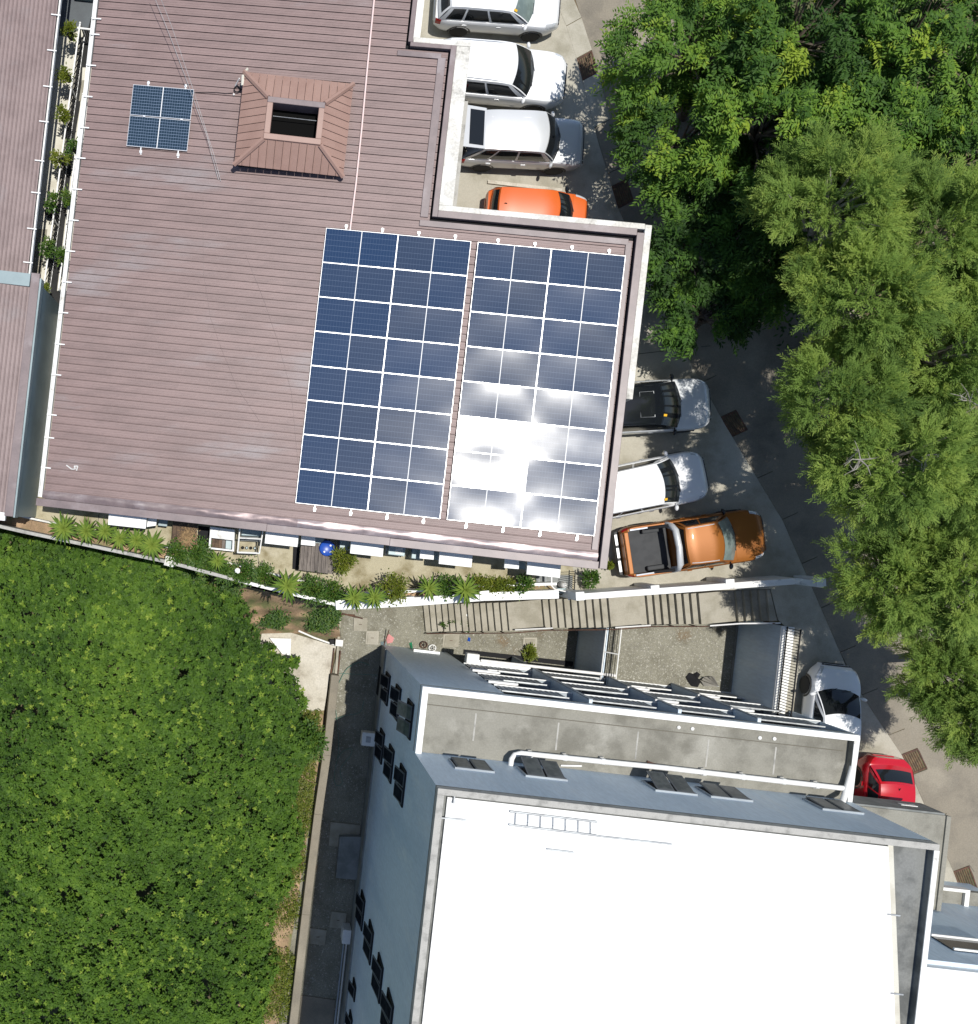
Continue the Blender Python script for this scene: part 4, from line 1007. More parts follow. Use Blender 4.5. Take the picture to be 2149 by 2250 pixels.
# concrete kerb wall on the west side of the lower court
cw = thing('kerb_wall', W(690,1800,LOW), 'long low concrete wall between the thicket and the gravel strip', 'wall')
for (x0,y0,x1,y1) in ((737,1484,718,1660),(718,1660,699,1790),(699,1790,672,2010),(672,2010,640,2290)):
    g = MB(); wallseg(g, v2(W(x0,y0,-5.6)), v2(W(x1,y1,-5.6)), .34, LOW-.1, -5.6-.004*random.random()); g.build('wall_panel', M_conc2, cw, bevel=.02)
g = MB(); wallseg(g, v2(W(748,1345,LOW)), v2(W(738,1480,LOW)), .1, LOW-.1, LOW+.09); g.build('edge_kerb', M_conc, cw)
# ------------------------------------------------------------------ things in the yard behind the brown-roofed building
def slab(name, quad, z, th, m, label, cat, grp=None, bevel=.01):
    ps = [W(x,y,z) for x,y in quad]; c = sum(ps, Vector())/4
    g = MB(); g.prism([xy(p) for p in ps], z-th, z); o = g.build(name, m, None, bevel=bevel); tag(o, label, cat, grp); return o
ZC = 1.75
AW = [((238,1125),(322,1134),(320,1162),(237,1153),'white window canopy above the row of yuccas'),
      ((583.5,1166),(655.5,1174),(653.5,1202),(581.5,1194),'white window canopy between the steel rack and the plank table'),
      ((771,1188),(843,1195),(841,1224),(769,1216),'white window canopy just east of the blue drum'),
      ((965,1212),(1038.6,1219),(1036,1247),(964,1239),'white window canopy south of the middle of the solar arrays'),
      ((1158,1234),(1231.5,1240),(1230.5,1270),(1157,1262),'white window canopy at the east end of the yard wall')]
for *q, lab in AW:
    ps = [W(x,y,ZC) for x,y in q]; c = sum(ps, Vector())/4
    t = thing('window_canopy', (c.x,c.y,ZC-.1), lab, 'canopy', group='white canopies along the yard')
    back = [p + UV(0,.75) for p in ps[:2]]
    g = MB(); g.prism([xy(p) for p in (back[0],back[1],ps[2],ps[3])], ZC-.09, ZC); g.build('slab', M_white, t, bevel=.01)
    for p in (ps[2],ps[3]):
        d = UV(0,1)*.5; g = MB(); g.tube([p+d*.2+Vector((0,0,-.1)), p+d*1.8+Vector((0,0,-.55))], .02, 6); g.build('bracket', M_steel, t)
for q, lab in ((((661.6,1178),(692,1181.5),(692,1200),(661,1197)),'small white ledge over the plank table'), (((923,1207),(953,1210),(953,1230),(922,1227)),'small white ledge with dark mark west of a larger canopy'),
               (((1109,1229),(1140,1232),(1140,1250.6),(1108,1248)),'small white ledge next to the easternmost canopy'), (((322,1142),(344,1146),(343,1155),(322,1158)),'stepped white end of the canopy above the yuccas')):
    ps = [W(x,y,1.3) for x,y in q]; c = sum(ps, Vector())/4
    t = thing('window_ledge', (c.x,c.y,1.2), lab, 'ledge', group='small ledges along the yard')
    g = MB(); g.prism([xy(p) for p in (ps[0]+UV(0,.4),ps[1]+UV(0,.4),ps[2],ps[3])], 1.2, 1.3); g.build('slab', M_white, t, bevel=.01)
    g = MB(); g.prism([xy(p) for p in (ps[1]+UV(.02,.4),ps[1]+UV(.34,.4),ps[2]+UV(.34,.0),ps[2]+UV(.02,.0))], .75, .85); g.build('lower_shelf', M_bgm, t, bevel=.01)
# plank table / low shed roof of grey boards
def planks(quad, z, n, m, nm, label, legs=True):
    p = [W(x,y,z) for x,y in quad]; c = sum(p, Vector())/4
    t = thing(nm, (c.x,c.y,.03), label, 'table'); 
    for i in range(n):
        a, b = i/n+.004, (i+1)/n-.004; dz = RNG.uniform(-.006,.006)
        g = MB(); q = [p[0].lerp(p[1],a), p[0].lerp(p[1],b), p[3].lerp(p[2],b), p[3].lerp(p[2],a)]
        g.prism([xy(x) for x in q], z-.035+dz, z+dz); g.build('plank', m, t)
    for q in p:
        d = (Vector((c.x,c.y,z))-q)*.12; g = MB(); g.box(-.03,.03,-.03,.03,.03,z-.04,M=Matrix.Translation((q.x+d.x,q.y+d.y,0))); g.build('leg', m, t)
    return t
planks(((662,1190),(733,1196),(730.5,1261.5),(656.5,1252.5)), .85, 9, M_wood, 'plank_table', 'grey weathered plank table beside the blue drum')
planks(((380,1145),(433,1150),(433,1200),(377,1196)), .7, 6, M_woodb, 'plank_bench', 'dark brown plank platform strewn with dry leaves')
n = 900; c_ = W(412,1182,.72); B = RNG.normal(0,1,(n,3))*[.17,.22,.02] + [c_.x,c_.y,.735]; B[:,2] = np.maximum(B[:,2], .705)
V, F = leaf_quads(B, rand_dirs(n,-.1,.35), RNG.uniform(.04,.10,n), RNG.uniform(.01,.03,n))
o = npmesh('dry_leaves', V, F, M_straw, None); tag(o, 'heap of dry brown leaves on the dark platform', 'leaves', kind='stuff')
g = MB(); g.prism([xy(W(*p)) for p in ((436,1155),(460,1158),(457,1203),(433,1202))], 0, .038); g.build('shade_patch', M_dark, yard)  # dark patch painted for the black gap beside the platform
g = MB(); g.prism([xy(W(*p)) for p in ((644,1200),(660,1202),(656,1252),(642,1250))], 0, .038); g.build('shade_patch', M_dark, yard)  # painted shadow at the plank table's open west side
# blue drum
p = W(719,1205,.95); t = thing('plastic_drum', (p.x,p.y,.03), 'blue plastic drum standing by the plank table', 'drum')
g = MB(); g.lathe([(.25,.03),(.28,.1),(.29,.3),(.28,.34),(.295,.38),(.295,.62),(.28,.66),(.29,.7),(.285,.86),(.26,.92),(.24,.90)], (p.x,p.y,0), 24); g.build('body', M_bluep, t, smooth=50)
for dx, dy in ((-.1,-.12),(.12,.1),(.12,-.13)):
    g = MB(); g.lathe([(.035,.9),(.035,.945),(.02,.95)], (p.x+dx,p.y+dy,0), 10); g.build('cap', M_white, t)
# white sink cabinet with glass-topped lower half, and the steel rack next to it
p = [W(*q,.85) for q in ((462,1157),(516,1164),(514,1212),(458,1206))]; c_ = sum(p, Vector())/4
t = thing('sink_cabinet', (c_.x,c_.y,.03), 'white outdoor sink cabinet with a sunken lower tray', 'cabinet')
L2 = lambda s_, u_: p[0].lerp(p[1],s_).lerp(p[3].lerp(p[2],s_),u_)
g = MB(); g.prism([xy(L2(*q)) for q in ((0,0),(1,0),(1,.5),(0,.5))], .1, .86); g.build('cabinet_top', M_whited, t, bevel=.02)
for q in (((0,.5),(.07,.5),(.07,1),(0,1)),((.93,.5),(1,.5),(1,1),(.93,1)),((.07,.93),(.93,.93),(.93,1),(.07,1))):
    g = MB(); g.prism([xy(L2(*k)) for k in q], .1, .80); g.build('tray_rim', M_white, t)
for k in range(4):
    g = MB(); a = .08+k*.14; g.prism([xy(L2(*q)) for q in ((a,.52),(a+.13,.52),(a+.13,.92),(a,.92))], .3, .42); g.build('tray_board', M_woodb if k < 3 else M_wood, t)
g = MB(); g.prism([xy(L2(*q)) for q in ((.65,.52),(.92,.52),(.92,.92),(.65,.92))], .3, .41); g.build('tray_glass', M_bgm, t)
p = [W(*q,1.3) for q in ((528,1150),(580,1153),(570,1216),(522,1214))]; c_ = sum(p, Vector())/4
t = thing('steel_rack', (c_.x,c_.y,.03), 'tall open rack of pale steel tubes with a basin', 'rack')
for q in p:
    g = MB(); g.tube([(q.x,q.y,.03),(q.x,q.y,1.32)], .025, 6); g.build('upright', M_bgm, t)
for z_ in (1.3,.75):
    for a, b in zip(p, p[1:]+p[:1]):
        g = MB(); g.tube([(a.x,a.y,z_),(b.x,b.y,z_)], .025, 6); g.build('rail', M_whited, t)
g = MB(); g.tube([(p[0].lerp(p[3],.5).x,p[0].lerp(p[3],.5).y,1.3),(p[1].lerp(p[2],.5).x,p[1].lerp(p[2],.5).y,1.3)], .025, 6); g.build('rail', M_whited, t)
m0, m1, m2, m3 = (L.lerp(c_,.12) for L in (p[0],p[1],p[2],p[3]))
g = MB(); g.prism([xy(m0),xy(m1),xy(m1.lerp(m2,.42)),xy(m0.lerp(m3,.42))], .55, .62); g.build('basin', M_bgm, t, bevel=.03)
g = MB(); g.prism([xy(m0.lerp(m3,.45)),xy(m1.lerp(m2,.45)),xy(m1.lerp(m2,.62)),xy(m0.lerp(m3,.62))], .5, .54); g.build('shelf', M_plinth, t)
for k in range(4):
    q = m3.lerp(m2,.15+.22*k); g = MB(); g.lathe([(.05,.03),(.06,.12),(.03,.2)], (q.x,q.y+.08,0), 8); g.build('jar', M_bgm if k%2 else M_black, t)
# outdoor condenser
p = W(872,1212,.9); t = thing('condenser', (p.x,p.y,.4), 'grey outdoor air conditioner with louvred top between two canopies', 'air conditioner')
T = Matrix.Translation((p.x,p.y,0)) @ Matrix.Rotation(-ALPHA,4,'Z')
g = MB(); g.box(-.3,.3,-.14,.3,.35,.9,M=T); g.build('casing', M_bgm, t, bevel=.02)
for k in range(6):
    g = MB(); g.box(-.06,.2,-.08+k*.05,-.055+k*.05,.9,.925,M=T); g.build('louvre', M_whited, t)
for x_ in (-.34,.303):
    g = MB(); g.box(x_,x_+.037,-.16,.3,.3,.5,M=T); g.build('bracket', M_steel, t)
for q, lab in (((757,1197),'grey wall box between the blue drum and a canopy'), ((915,1216),'grey box beside the condenser under the eave')):
    p = W(*q,.8); g = MB(); g.box(-.17,.17,-.2,.25,.0,.8,M=Matrix.Translation((p.x,p.y,.03)) @ Matrix.Rotation(-ALPHA,4,'Z')); tag(g.build('utility_box', M_bgm, bevel=.02), lab, 'box')
# steel gate and pump at the east end of the yard
t = thing('steel_gate', W(1260,1280), 'open gate of dark steel bars beside the pump at the yard end', 'gate')
for k in range(9):
    p = W(1262,1256+k*5,.5); g = MB(); g.tube([p, p+Vector((-.32,.02+.02*k,.45))], .012, 5); g.build('bar', M_black, t)
g = MB(); g.tube([W(1264,1252,.5), W(1262,1300,.5)], .02, 6); g.build('rail', M_black, t)
t = thing('water_pump', W(1242,1288), 'small white pump with pipe beside the steel gate', 'pump')
p = W(1241,1286,.5); g = MB(); g.lathe([(.1,.03),(.12,.1),(.12,.42),(.08,.5),(.03,.55)], (p.x,p.y,0), 14); g.build('tank', M_whited, t, smooth=50)
g = MB(); g.box(-.16,.16,-.1,.1,.03,.2,M=Matrix.Translation((p.x-.02,p.y-.22,0))); g.build('motor', M_bgm, t, bevel=.02)
g = MB(); g.tube([W(1212,1262,.7), W(1212,1287,.7), W(1218,1294,.65), W(1248,1301,.6), W(1250,1318,.4)], .028, 8); g.build('pipe', M_pvc, t, smooth=50)
g = MB(); g.prism([xy(W(*q)) for q in ((1178,1262),(1258,1264),(1256,1298),(1172,1296))], 0, .045); g.build('stairwell_patch', M_plinth, yard)  # flat grey slab stands in for the dark stairwell opening
for x_ in (1184,1199):
    g = MB(); g.tube([W(x_,1262,.3), W(x_,1290,.3)], .018, 6); g.build('stairwell_bar', M_steel, yard)
# plants along the fence
for k, (x,y,z,s_,lab) in enumerate(((140,1161,1.3,.50,'westernmost spiky yucca by the yard fence'),(190,1167,1.2,.44,'second yucca from the west in the yard row'),(231,1167,1.2,.40,'yucca just below the west end of the white canopy'),
    (263,1183,1.2,.42,'fourth yucca from the west in the yard row'),(300,1187,1.2,.42,'fifth yucca from the west, near the canopy step'),(334,1197,1.3,.50,'largest yucca of the western row, next to the fence pier'),
    (478,1232,1.0,.34,'dark spiky plant south of the sink cabinet'),(632,1287,1.6,.52,'pale yucca leaning over the fence south of the plank table'),(779,1313,1.5,.44,'yucca just east of the corner pier'),
    (823,1312,1.5,.42,'second yucca east of the corner pier'),(943,1292,1.3,.42,'yucca between two white piers of the planter'),(1022,1296,1.4,.50,'large yucca hanging over the planter by the stairs'))):
    yucca(x,y,z,s_,lab, 36 if s_ > .45 else 32)
for x,y,z,r,h,lab,m in ((389,1216,.7,.36,.4,'green shrub east of the largest western yucca',0),(432,1214,.7,.40,.4,'bright shrub south of the brown platform',0),(452,1240,.6,.34,.35,'low shrub on the fence line south of the platform',0),
    (531,1256,.7,.42,.45,'dense shrub with a white bag caught on it',0),(498,1258,.5,.3,.3,'small low shrub beside the shrub with the bag',0),(583,1266,.6,.34,.4,'thin dark shrub west of the leaning yucca',0),(689,1298,.7,.44,.45,'shrub east of the leaning yucca',0),(729,1301,.7,.40,.5,'dark shrub next to the corner pier',0),
    (862,1290,.9,.42,.5,'big yellow-green shrub in the planter',1),(983,1288,.8,.34,.4,'dark shrub between two planter yuccas',0),(1054,1287,.7,.28,.35,'first small shrub east of the large planter yucca',1),(1084,1286,.7,.28,.32,'second small shrub east of the large planter yucca',1),
    (1112,1287,.7,.26,.32,'yellowish small shrub near the planter end',1),(1150,1288,.7,.32,.35,'last dark shrub at the planter end by the stairwell',0),(752,1232,.8,.36,.5,'yellow-green bush beside the plank table',1),(1298,1271,.5,.22,.4,'small bush alone on the parking by the roof corner',0),(1337,1241,.2,.12,.2,'tiny weed at the roof corner by the pickup',1)):
    bush(x,y,z,r,h,lab, ML_ybush if m else ML_bush, n=int(700*r/.4*1.3), leaf=.11)
g = MB(); p = W(522,1254,1.05); g.lathe([(.02,-.02),(.09,.0),(.10,.05),(.05,.09)], p, 9); tag(g.build('plastic_bag', M_white, smooth=60), 'white plastic bag caught on a shrub by the fence', 'bag')
# potted plants hung along the alley fences
for x,y,lab,m in ((152,72,'leafy plant on the alley gate post',1),(146,165,'tall bright plant on the lattice fence, first below the gate',1),(137,255,'third fence plant down the alley, with dark pot',1),(132,348,'fence plant halfway down the walkway',1),(113,445,'fence plant beside the flowering pot',0),(103,545,'fence plant beside the grey pavers',0),(88,636,'last plant by the blue-grey block',1),
    (165,325,'plant on the inner fence, topmost under the gutter',0),(152,437,'middle plant on the inner fence',0),(137,565,'lowest plant on the inner fence',0)):
    t = bush(x,y,1.15,.25,.3,lab, ML_ybush if m else ML_bush, n=330, leaf=.11, name='potted_plant', grp='potted plants in the alley', base=.9, cat='potted plant')
    p = W(x,y,1.15); g = MB(); g.lathe([(.09,-.32),(.12,-.1),(.13,-.08),(.10,-.08)], (p.x+.03,p.y-.05,1.15), 12); g.build('pot', M_dark, t)
p = W(107,466,.4); t = thing('flower_pot', (p.x,p.y,.05), 'dark pot with pale yellow blooms on the walkway', 'potted plant')
g = MB(); g.lathe([(.12,.05),(.16,.3),(.17,.32),(.13,.30)], (p.x,p.y,0), 14); g.build('pot', M_dark, t)
M_bloom = mat('pale_bloom', (.62,.58,.32), .7)
for dx,dy in ((.07,.1),(-.16,.19),(.1,-.02)):
    g = MB(); g.lathe([(.01,.34),(.05,.4),(.03,.43)], (p.x+dx,p.y+dy,0), 8); g.build('bloom', M_bloom, t)
# ------------------------------------------------------------------ things in the lower court
def cover(q, lab, frame):
    p = [W(x,y,LOW) for x,y in q]; c = sum(p, Vector())/4
    t = thing('manhole_cover', (c.x,c.y,LOW), lab, 'manhole cover', group='covers in the gravel')
    if frame: g = MB(); g.prism([xy(c+(k-c)*1.35) for k in p], LOW-.02, LOW+.05); g.build('rim', M_conc, t, bevel=.03)
    g = MB(); g.prism([xy(k) for k in p], LOW-.02, LOW+.075); g.build('lid', M_stair, t, bevel=.015)
    g = MB(); g.tube([c+Vector((-.06,.0,.08)), c+Vector((0,0,.1)), c+Vector((.06,.0,.08))], .01, 5); g.build('handle', M_rust, t)
cover(((777,1357),(807,1357),(806,1387),(776,1386)), 'plain square concrete cover near the fence corner', False)
cover(((808,1390),(829,1390),(828,1413),(806,1412)), 'framed concrete cover at the corner of the tall building', True)
cover(((978,1396),(1005,1396),(1003,1418),(976,1418)), 'framed concrete cover below the first stair flight', True)
cover(((1153,1404),(1176,1404),(1175,1426),(1152,1425)), 'framed concrete cover next to a tuft of grass', True)
cover(((726,1805),(792,1812),(788,1865),(722,1857)), 'large pale slab in the shaded gravel strip', False)
cover(((728,2001),(762,2005),(758,2040),(723,2036)), 'small cover slab beside the low plinth south end', False)
cover(((681,2038),(718,2042),(714,2076),(680,2072)), 'square cover slab next to the kerb wall', False)
g = MB(); g.prism([xy(W(*q,LOW)) for q in ((745,1832),(802,1833),(792,1928),(736,1923))], LOW, LOW+.35); tag(g.build('concrete_tank', M_plinth, bevel=.03), 'dark concrete tank top against the west wall', 'tank')
g = MB(); g.prism([xy(W(*q,LOW)) for q in ((662,2186),(736,2196),(728,2300),(650,2300))], LOW-.02, LOW+.05); tag(g.build('concrete_pad', M_conc2), 'concrete pad at the south end of the gravel strip', 'pad')
bush(1162,1436,LOW+.2,.26,.2,'tuft of grass in the gravel by the framed cover', ML_ybush, n=420, leaf=.13, name='grass_tuft', grp='weeds in the court', base=LOW, cat='weed')
for x,y,z,r,lab in ((1026,1371,-5.3,.24,'leafy weed growing on the lowest stair flight'),(993,1366,-5.5,.13,'tiny weed on the stair beside a larger one'),(975,1373,-5.6,.11,'smallest weed low on the stair')):
    bush(x,y,z,r,.25,lab, ML_bush, n=260 if r > .2 else 90, leaf=.1, name='stair_weed', grp='weeds in the court', base=z-.2, cat='weed')
g = MB(); p = W(1027,1351,-5.1); g.lathe([(.02,0),(.09,.02),(.07,.08)], p, 7); tag(g.build('plastic_bag', M_white), 'white scrap on the lowest stair flight', 'bag')
def wheel_thing(px, py, lab, m):
    c = W(px,py,LOW+.1); t = thing('trolley_wheel', c, lab, 'wheel', group='discarded wheels'); T = Matrix.Translation(c) @ Matrix.Rotation(.3,4,'X')
    ring = [T @ Vector((.15*math.cos(a*.5236),.15*math.sin(a*.5236),0)) for a in range(13)]
    g = MB(); g.tube(ring, .028, 6, cap=False); g.build('rim', m, t, smooth=60)
    for k in range(5):
        a = k*1.2566; g = MB(); g.tube([T @ Vector((0,0,.01)), T @ Vector((.14*math.cos(a),.14*math.sin(a),.01))], .014, 5); g.build('spoke', m, t)
    g = MB(); g.lathe([(.04,-.02),(.04,.03)], c, 8); g.build('hub', M_black, t)
wheel_thing(950,1424,'pale spoked wheel lying by the building foot', M_white); wheel_thing(931,1417,'dark rusty wheel next to the pale one', M_rust)
def scrap(name, pts, z, m, lab, cat, lift=.1):
    P = [W(x,y,z) for x,y in pts]; g = MB(); c = sum(P, Vector())/len(P); c.z += lift
    for a, b in zip(P, P[1:]+P[:1]):
        q = [a,b,c]; g.add(q+[k-Vector((0,0,.02)) for k in q], [(0,1,2),(5,4,3),(0,3,4,1),(1,4,5,2),(2,5,3,0)])
    o = g.build(name, m); tag(o, lab, cat); return o
scrap('plastic_sheet', ((848,1401),(855,1393),(866,1402),(862,1412),(851,1414)), LOW+.02, M_pink, 'crumpled faded pink plastic sheet at the building corner', 'sheet')
scrap('plastic_scrap', ((836,1410),(848,1409),(849,1418),(838,1419)), LOW+.02, M_bgm, 'pale blue plastic scrap at the building corner', 'scrap')
scrap('green_bag', ((899,1414),(905,1410),(907,1424),(903,1428)), LOW+.02, M_green, 'green and white bag near the discarded wheels', 'bag')
scrap('blue_scrap', ((1029,1400),(1034,1402),(1033,1410),(1027,1408)), LOW+.02, M_bluep, 'small blue scrap on the gravel by a cover', 'scrap', .04)
g = MB(); g.tube([W(843,1420,LOW+.05), W(855,1384,LOW+.5)], .02, 6); tag(g.build('stick', M_rust), 'dark stick leaning by the pink sheet', 'stick')
for pts, lab in ((((715,1347),(780,1352)),'dark rusty bar on the gravel below the fence corner'), (((740,1345),(797,1359)),'second rusty bar crossing the first below the fence corner'), (((734,1424),(727,1484)),'thin black strip along the pale slab edge, drawn as a bar'), (((748,1430),(742,1482)),'thin black strip on the gravel beside the slab, drawn as a bar')):  # last two bars are made up to draw thin black strips
    g = MB(); g.tube([W(*pts[0],LOW+.12), W(*pts[1],LOW+.08)], .035, 6); tag(g.build('steel_bar', M_rust), lab, 'bar', 'rusty bars')
g = MB(); g.tube([W(656,1386,LOW+.2), W(690,1401,LOW+.15), W(738,1418,LOW+.15)], .04, 8); tag(g.build('lying_pole', M_white), 'white pole lying across the top of the pale slab', 'pole')
p = W(745,1412,LOW+.35); t = thing('concrete_post', (p.x,p.y,LOW), 'square pale post with dark side at the end of the lying pole', 'post')
g = MB(); g.box(-.16,.16,-.14,.14,LOW,LOW+.5,M=Matrix.Translation((p.x,p.y,0)) @ Matrix.Rotation(-.1,4,'Z')); g.build('block', M_whited, t, bevel=.02)
g = MB(); g.box(-.4,-.17,-.1,.12,LOW,LOW+.2,M=Matrix.Translation((p.x,p.y,0))); g.build('bucket', M_black, t, bevel=.03)
slab('white_board', ((592,1402),(640,1403),(638,1441),(620,1437)), LOW+.35, .05, M_white, 'white board on the pale slab half under the thicket', 'board')
# tangled green wire and hose in the shade
M_net = mat('green_wire', (.10,.23,.18), .6)
def wire(pts, lab, r=.009, m=None):
    P = [W(x,y,LOW+.08+.04*(i%2)) for i,(x,y) in enumerate(pts)]; Q = []
    for i in range(len(P)-1):
        p0,p1,p2,p3 = P[max(i-1,0)],P[i],P[i+1],P[min(i+2,len(P)-1)]
        for k in range(6):
            s_ = k/6; Q.append(.5*((2*p1)+(p2-p0)*s_+(2*p0-5*p1+4*p2-p3)*s_*s_+(3*p1-p0-3*p2+p3)*s_**3))
    g = MB(); g.tube(Q+[P[-1]], r, 5); tag(g.build('garden_wire', m or M_net), lab, 'wire', 'wires in the gravel strip')
wire(((745,1480),(800,1482),(840,1484)), 'green wire stretched across the head of the gravel strip')
wire(((738,1560),(742,1600),(744,1650),(735,1700),(738,1725),(752,1720),(748,1690),(770,1660),(772,1645),(755,1650),(742,1665)), 'long looping green wire in the shaded gravel strip')
wire(((735,1580),(760,1572),(790,1565),(800,1540)), 'short curved green wire in the shaded gravel strip')
wire(((745,1500),(762,1470),(790,1455),(812,1462)), 'bright green netting wire at the edge of the shade', .012)
for k in range(10):
    pass
# folded scraps on the middle terrace
t = scrap('black_tarp', ((1507,1488),(1515,1478),(1524,1481),(1532,1476),(1539,1482),(1534,1490),(1540,1497),(1533,1510),(1520,1508),(1513,1499)), MID+.05, M_black, 'torn black tarpaulin on the gravel terrace', 'tarpaulin', .2)
M_fan = mat('grey_fabric', (.30,.285,.25), .8, (.22,.21,.19), 4)
t = thing('broken_umbrella', W(1565,1500,MID), 'broken grey umbrella lying on the gravel terrace', 'umbrella')
tip = W(1580,1509,MID+.08)
ribs = [(1542,1494),(1546,1488),(1557,1487),(1564,1486),(1569,1487)]
for a, b in zip(ribs, ribs[1:]):
    P = [tip, W(*a,MID+.25), W(*b,MID+.06)]; g = MB(); g.add(P+[k-Vector((0,0,.015)) for k in P], [(0,1,2),(5,4,3),(0,3,4,1),(1,4,5,2),(2,5,3,0)]); g.build('panel', M_fan, t)
P = [tip, W(1540,1496,MID+.2), W(1548,1508,MID+.05)]; g = MB(); g.add(P+[k-Vector((0,0,.015)) for k in P], [(0,1,2),(5,4,3),(0,3,4,1),(1,4,5,2),(2,5,3,0)]); g.build('panel', M_fan, t)
g = MB(); g.tube([tip, W(1540,1492,MID+.05)], .012, 5); g.build('shaft', M_steel, t)
# ------------------------------------------------------------------ vehicles
def paint(name, c, rough=.28, metal=0., coat=.6, fl=0.): return mat(name, c, rough, metal=metal, coat=coat, spec=.5)
MP = {'white': paint('car_white', (.78,.79,.80)), 'silverwhite': paint('car_silver_white', (.66,.68,.69), .32, .1), 'silver': paint('car_silver', (.60,.61,.62), .32, .25),
      'orange': paint('car_orange', (.62,.115,.014), .4, 0., .3), 'amber': paint('car_amber', (.30,.100,.012), .45, .25, .15), 'red': paint('car_red', (.48,.008,.018), .22), 'black': paint('car_black', (.008,.010,.013), .1, 0., .0)}
M_trim = mat('black_plastic_trim', (.02,.02,.021), .55)
M_tyre = mat('tyre_rubber', (.018,.018,.018), .85)
M_rim = mat('alloy_rim', (.60,.61,.62), .4, metal=.3)
M_wind = mat('car_glass', (.012,.014,.016), .06, spec=.55)
M_shade = mat('sunshade_reflection_glass', (.19,.24,.225), .2, (.14,.18,.17), 3)  # pale tint paints a reflection as well as the sunshade
M_int = mat('dark_cabin', (.012,.012,.013), .9)
M_lamp = mat('headlamp', (.62,.64,.66), .15, metal=.3)
M_tail = mat('tail_lamp', (.42,.012,.012), .2)
M_yel = mat('yellow_sticker', (.75,.42,.02), .6)
M_chrome = mat('chrome', (.7,.71,.72), .18, metal=.9)
M_liner = mat('bed_liner', (.045,.047,.05), .75, (.035,.037,.04), 3)
def smooth01(x): x = max(0., min(1., x)); return x*x*(3-2*x)
def car(name, x, y, hdg, L, Wd, H, label, col_, roof=None, cat='car', belt=.98, hood=.86, xc=.23, xr=.07, xq=-.40, xb=-.475, hr=.76, wsm=None, kind='suv', extras=(), wb=None, r=.34, nose=.34, taper=2.6, rearround=.16):
    T = Matrix.Translation((x, y, .022)) @ Matrix.Rotation(R_(hdg), 4, 'Z')
    t = thing(name, (0,0,0), label, cat, M=T, group='parked vehicles')
    hw = Wd/2; body, roofm = MP[col_], MP[roof or col_]
    xc, xr, xq, xb = xc*L, xr*L, xq*L, xb*L
    wb = wb or L*.585
    def hwid(X):
        w = hw
        f0 = L/2-.85
        if X > f0: w *= 1-nose*((X-f0)/.85)**taper
        r0 = -L/2+.5
        if X < r0: w *= 1-rearround*((r0-X)/.5)**2.4
        return w
    def ztop(X):
        if X >= xc: f = (X-xc)/(L/2-xc); return belt + (hood-belt)*f**1.4 - (.18*smooth01((f-.8)/.2) if f > .8 else 0)
        if X < -L/2+.25: return belt - .10*smooth01((-L/2+.25-X)/.25)
        return belt
    zbm = .24 if kind != 'low' else .18
    bedx = xb-.06
    def ring(X):
        w = hwid(X); zt = ztop(X); zb = zbm + .12*smooth01((abs(X)-(L/2-.35))/.35)
        cr = .055 if X > xc-.05 else .01
        q = [(0,zb),(.80*w,zb),(.95*w,zb+.06),(1.0*w,zb+.25),(1.0*w,zt-.26),(.985*w,zt-.08),(.94*w,zt-.015),(.80*w,zt+cr*.5),(.42*w,zt+cr*.95),(0,zt+cr)]
        if kind == 'pickup' and -L/2+.16 < X < bedx: q[6:] = [(.95*w,zt+.02),(.86*w,zt+.02),(.85*w,.62),(0,.62)]
        return [(X,-a,b) for a,b in q] + [(X,a,b) for a,b in q[-2::-1]]
    xs = sorted(set([-L/2,-L/2+.03,-L/2+.08,-L/2+.16,-L/2+.25,-L/2+.4,-L/2+.55] + list(np.linspace(-L/2+.7,L/2-.9,16)) + [L/2-.85,L/2-.7,L/2-.55,L/2-.42,L/2-.3,L/2-.2,L/2-.12,L/2-.06,L/2-.02,L/2,xc-.04,xc] + ([bedx-.005,bedx+.005,-L/2+.155,-L/2+.165] if kind == 'pickup' else [])))
    rings = [ring(X) for X in xs]; n = len(rings[0]); g = MB()
    g.add([p for R in rings for p in R], [(i*n+k,(i+1)*n+k,(i+1)*n+k+1,i*n+k+1) for i in range(len(xs)-1) for k in range(n-1)] + [tuple(range(n)), tuple(range(len(xs)*n-1,(len(xs)-1)*n-1,-1))])
    g.f = [f[::-1] for f in g.f]
    g.build('body', body, t, smooth=38, M=T)
    def hp(X, j):
        R = ring(X); i = min(int(j), n-2); f = j-i
        return Vector(R[i])*(1-f)+Vector(R[i+1])*f
    def patch(nm, m, x0, x1, j0, j1, off=.006, nx=6, nj=6, parent=None, skew=0.):
        def fn(a, b):
            X = x0+(x1-x0)*a; j = j0+(j1-j0)*b; X2 = X + skew*(b-.5)
            p = hp(X2,j); e = .01
            du = hp(X2+e,j)-hp(X2-e,j); dv = hp(X2,min(n-1.001,j+.05))-hp(X2,max(0,j-.05)); nr = du.cross(dv)
            nr = nr.normalized() if nr.length > 1e-9 else Vector((0,0,1))
            if nr.dot(p-Vector((X2*.8,0,.55))) < 0: nr = -nr
            return p+nr*off
        g = MB(); g.grid(fn, nx, nj); return g.build(nm, m, parent or t, smooth=50, M=T)
    C = (n-1)/2
    patch('hood', body, xc+.14, L/2-.16, C-2.75, C+2.75, .008, 10, 12)
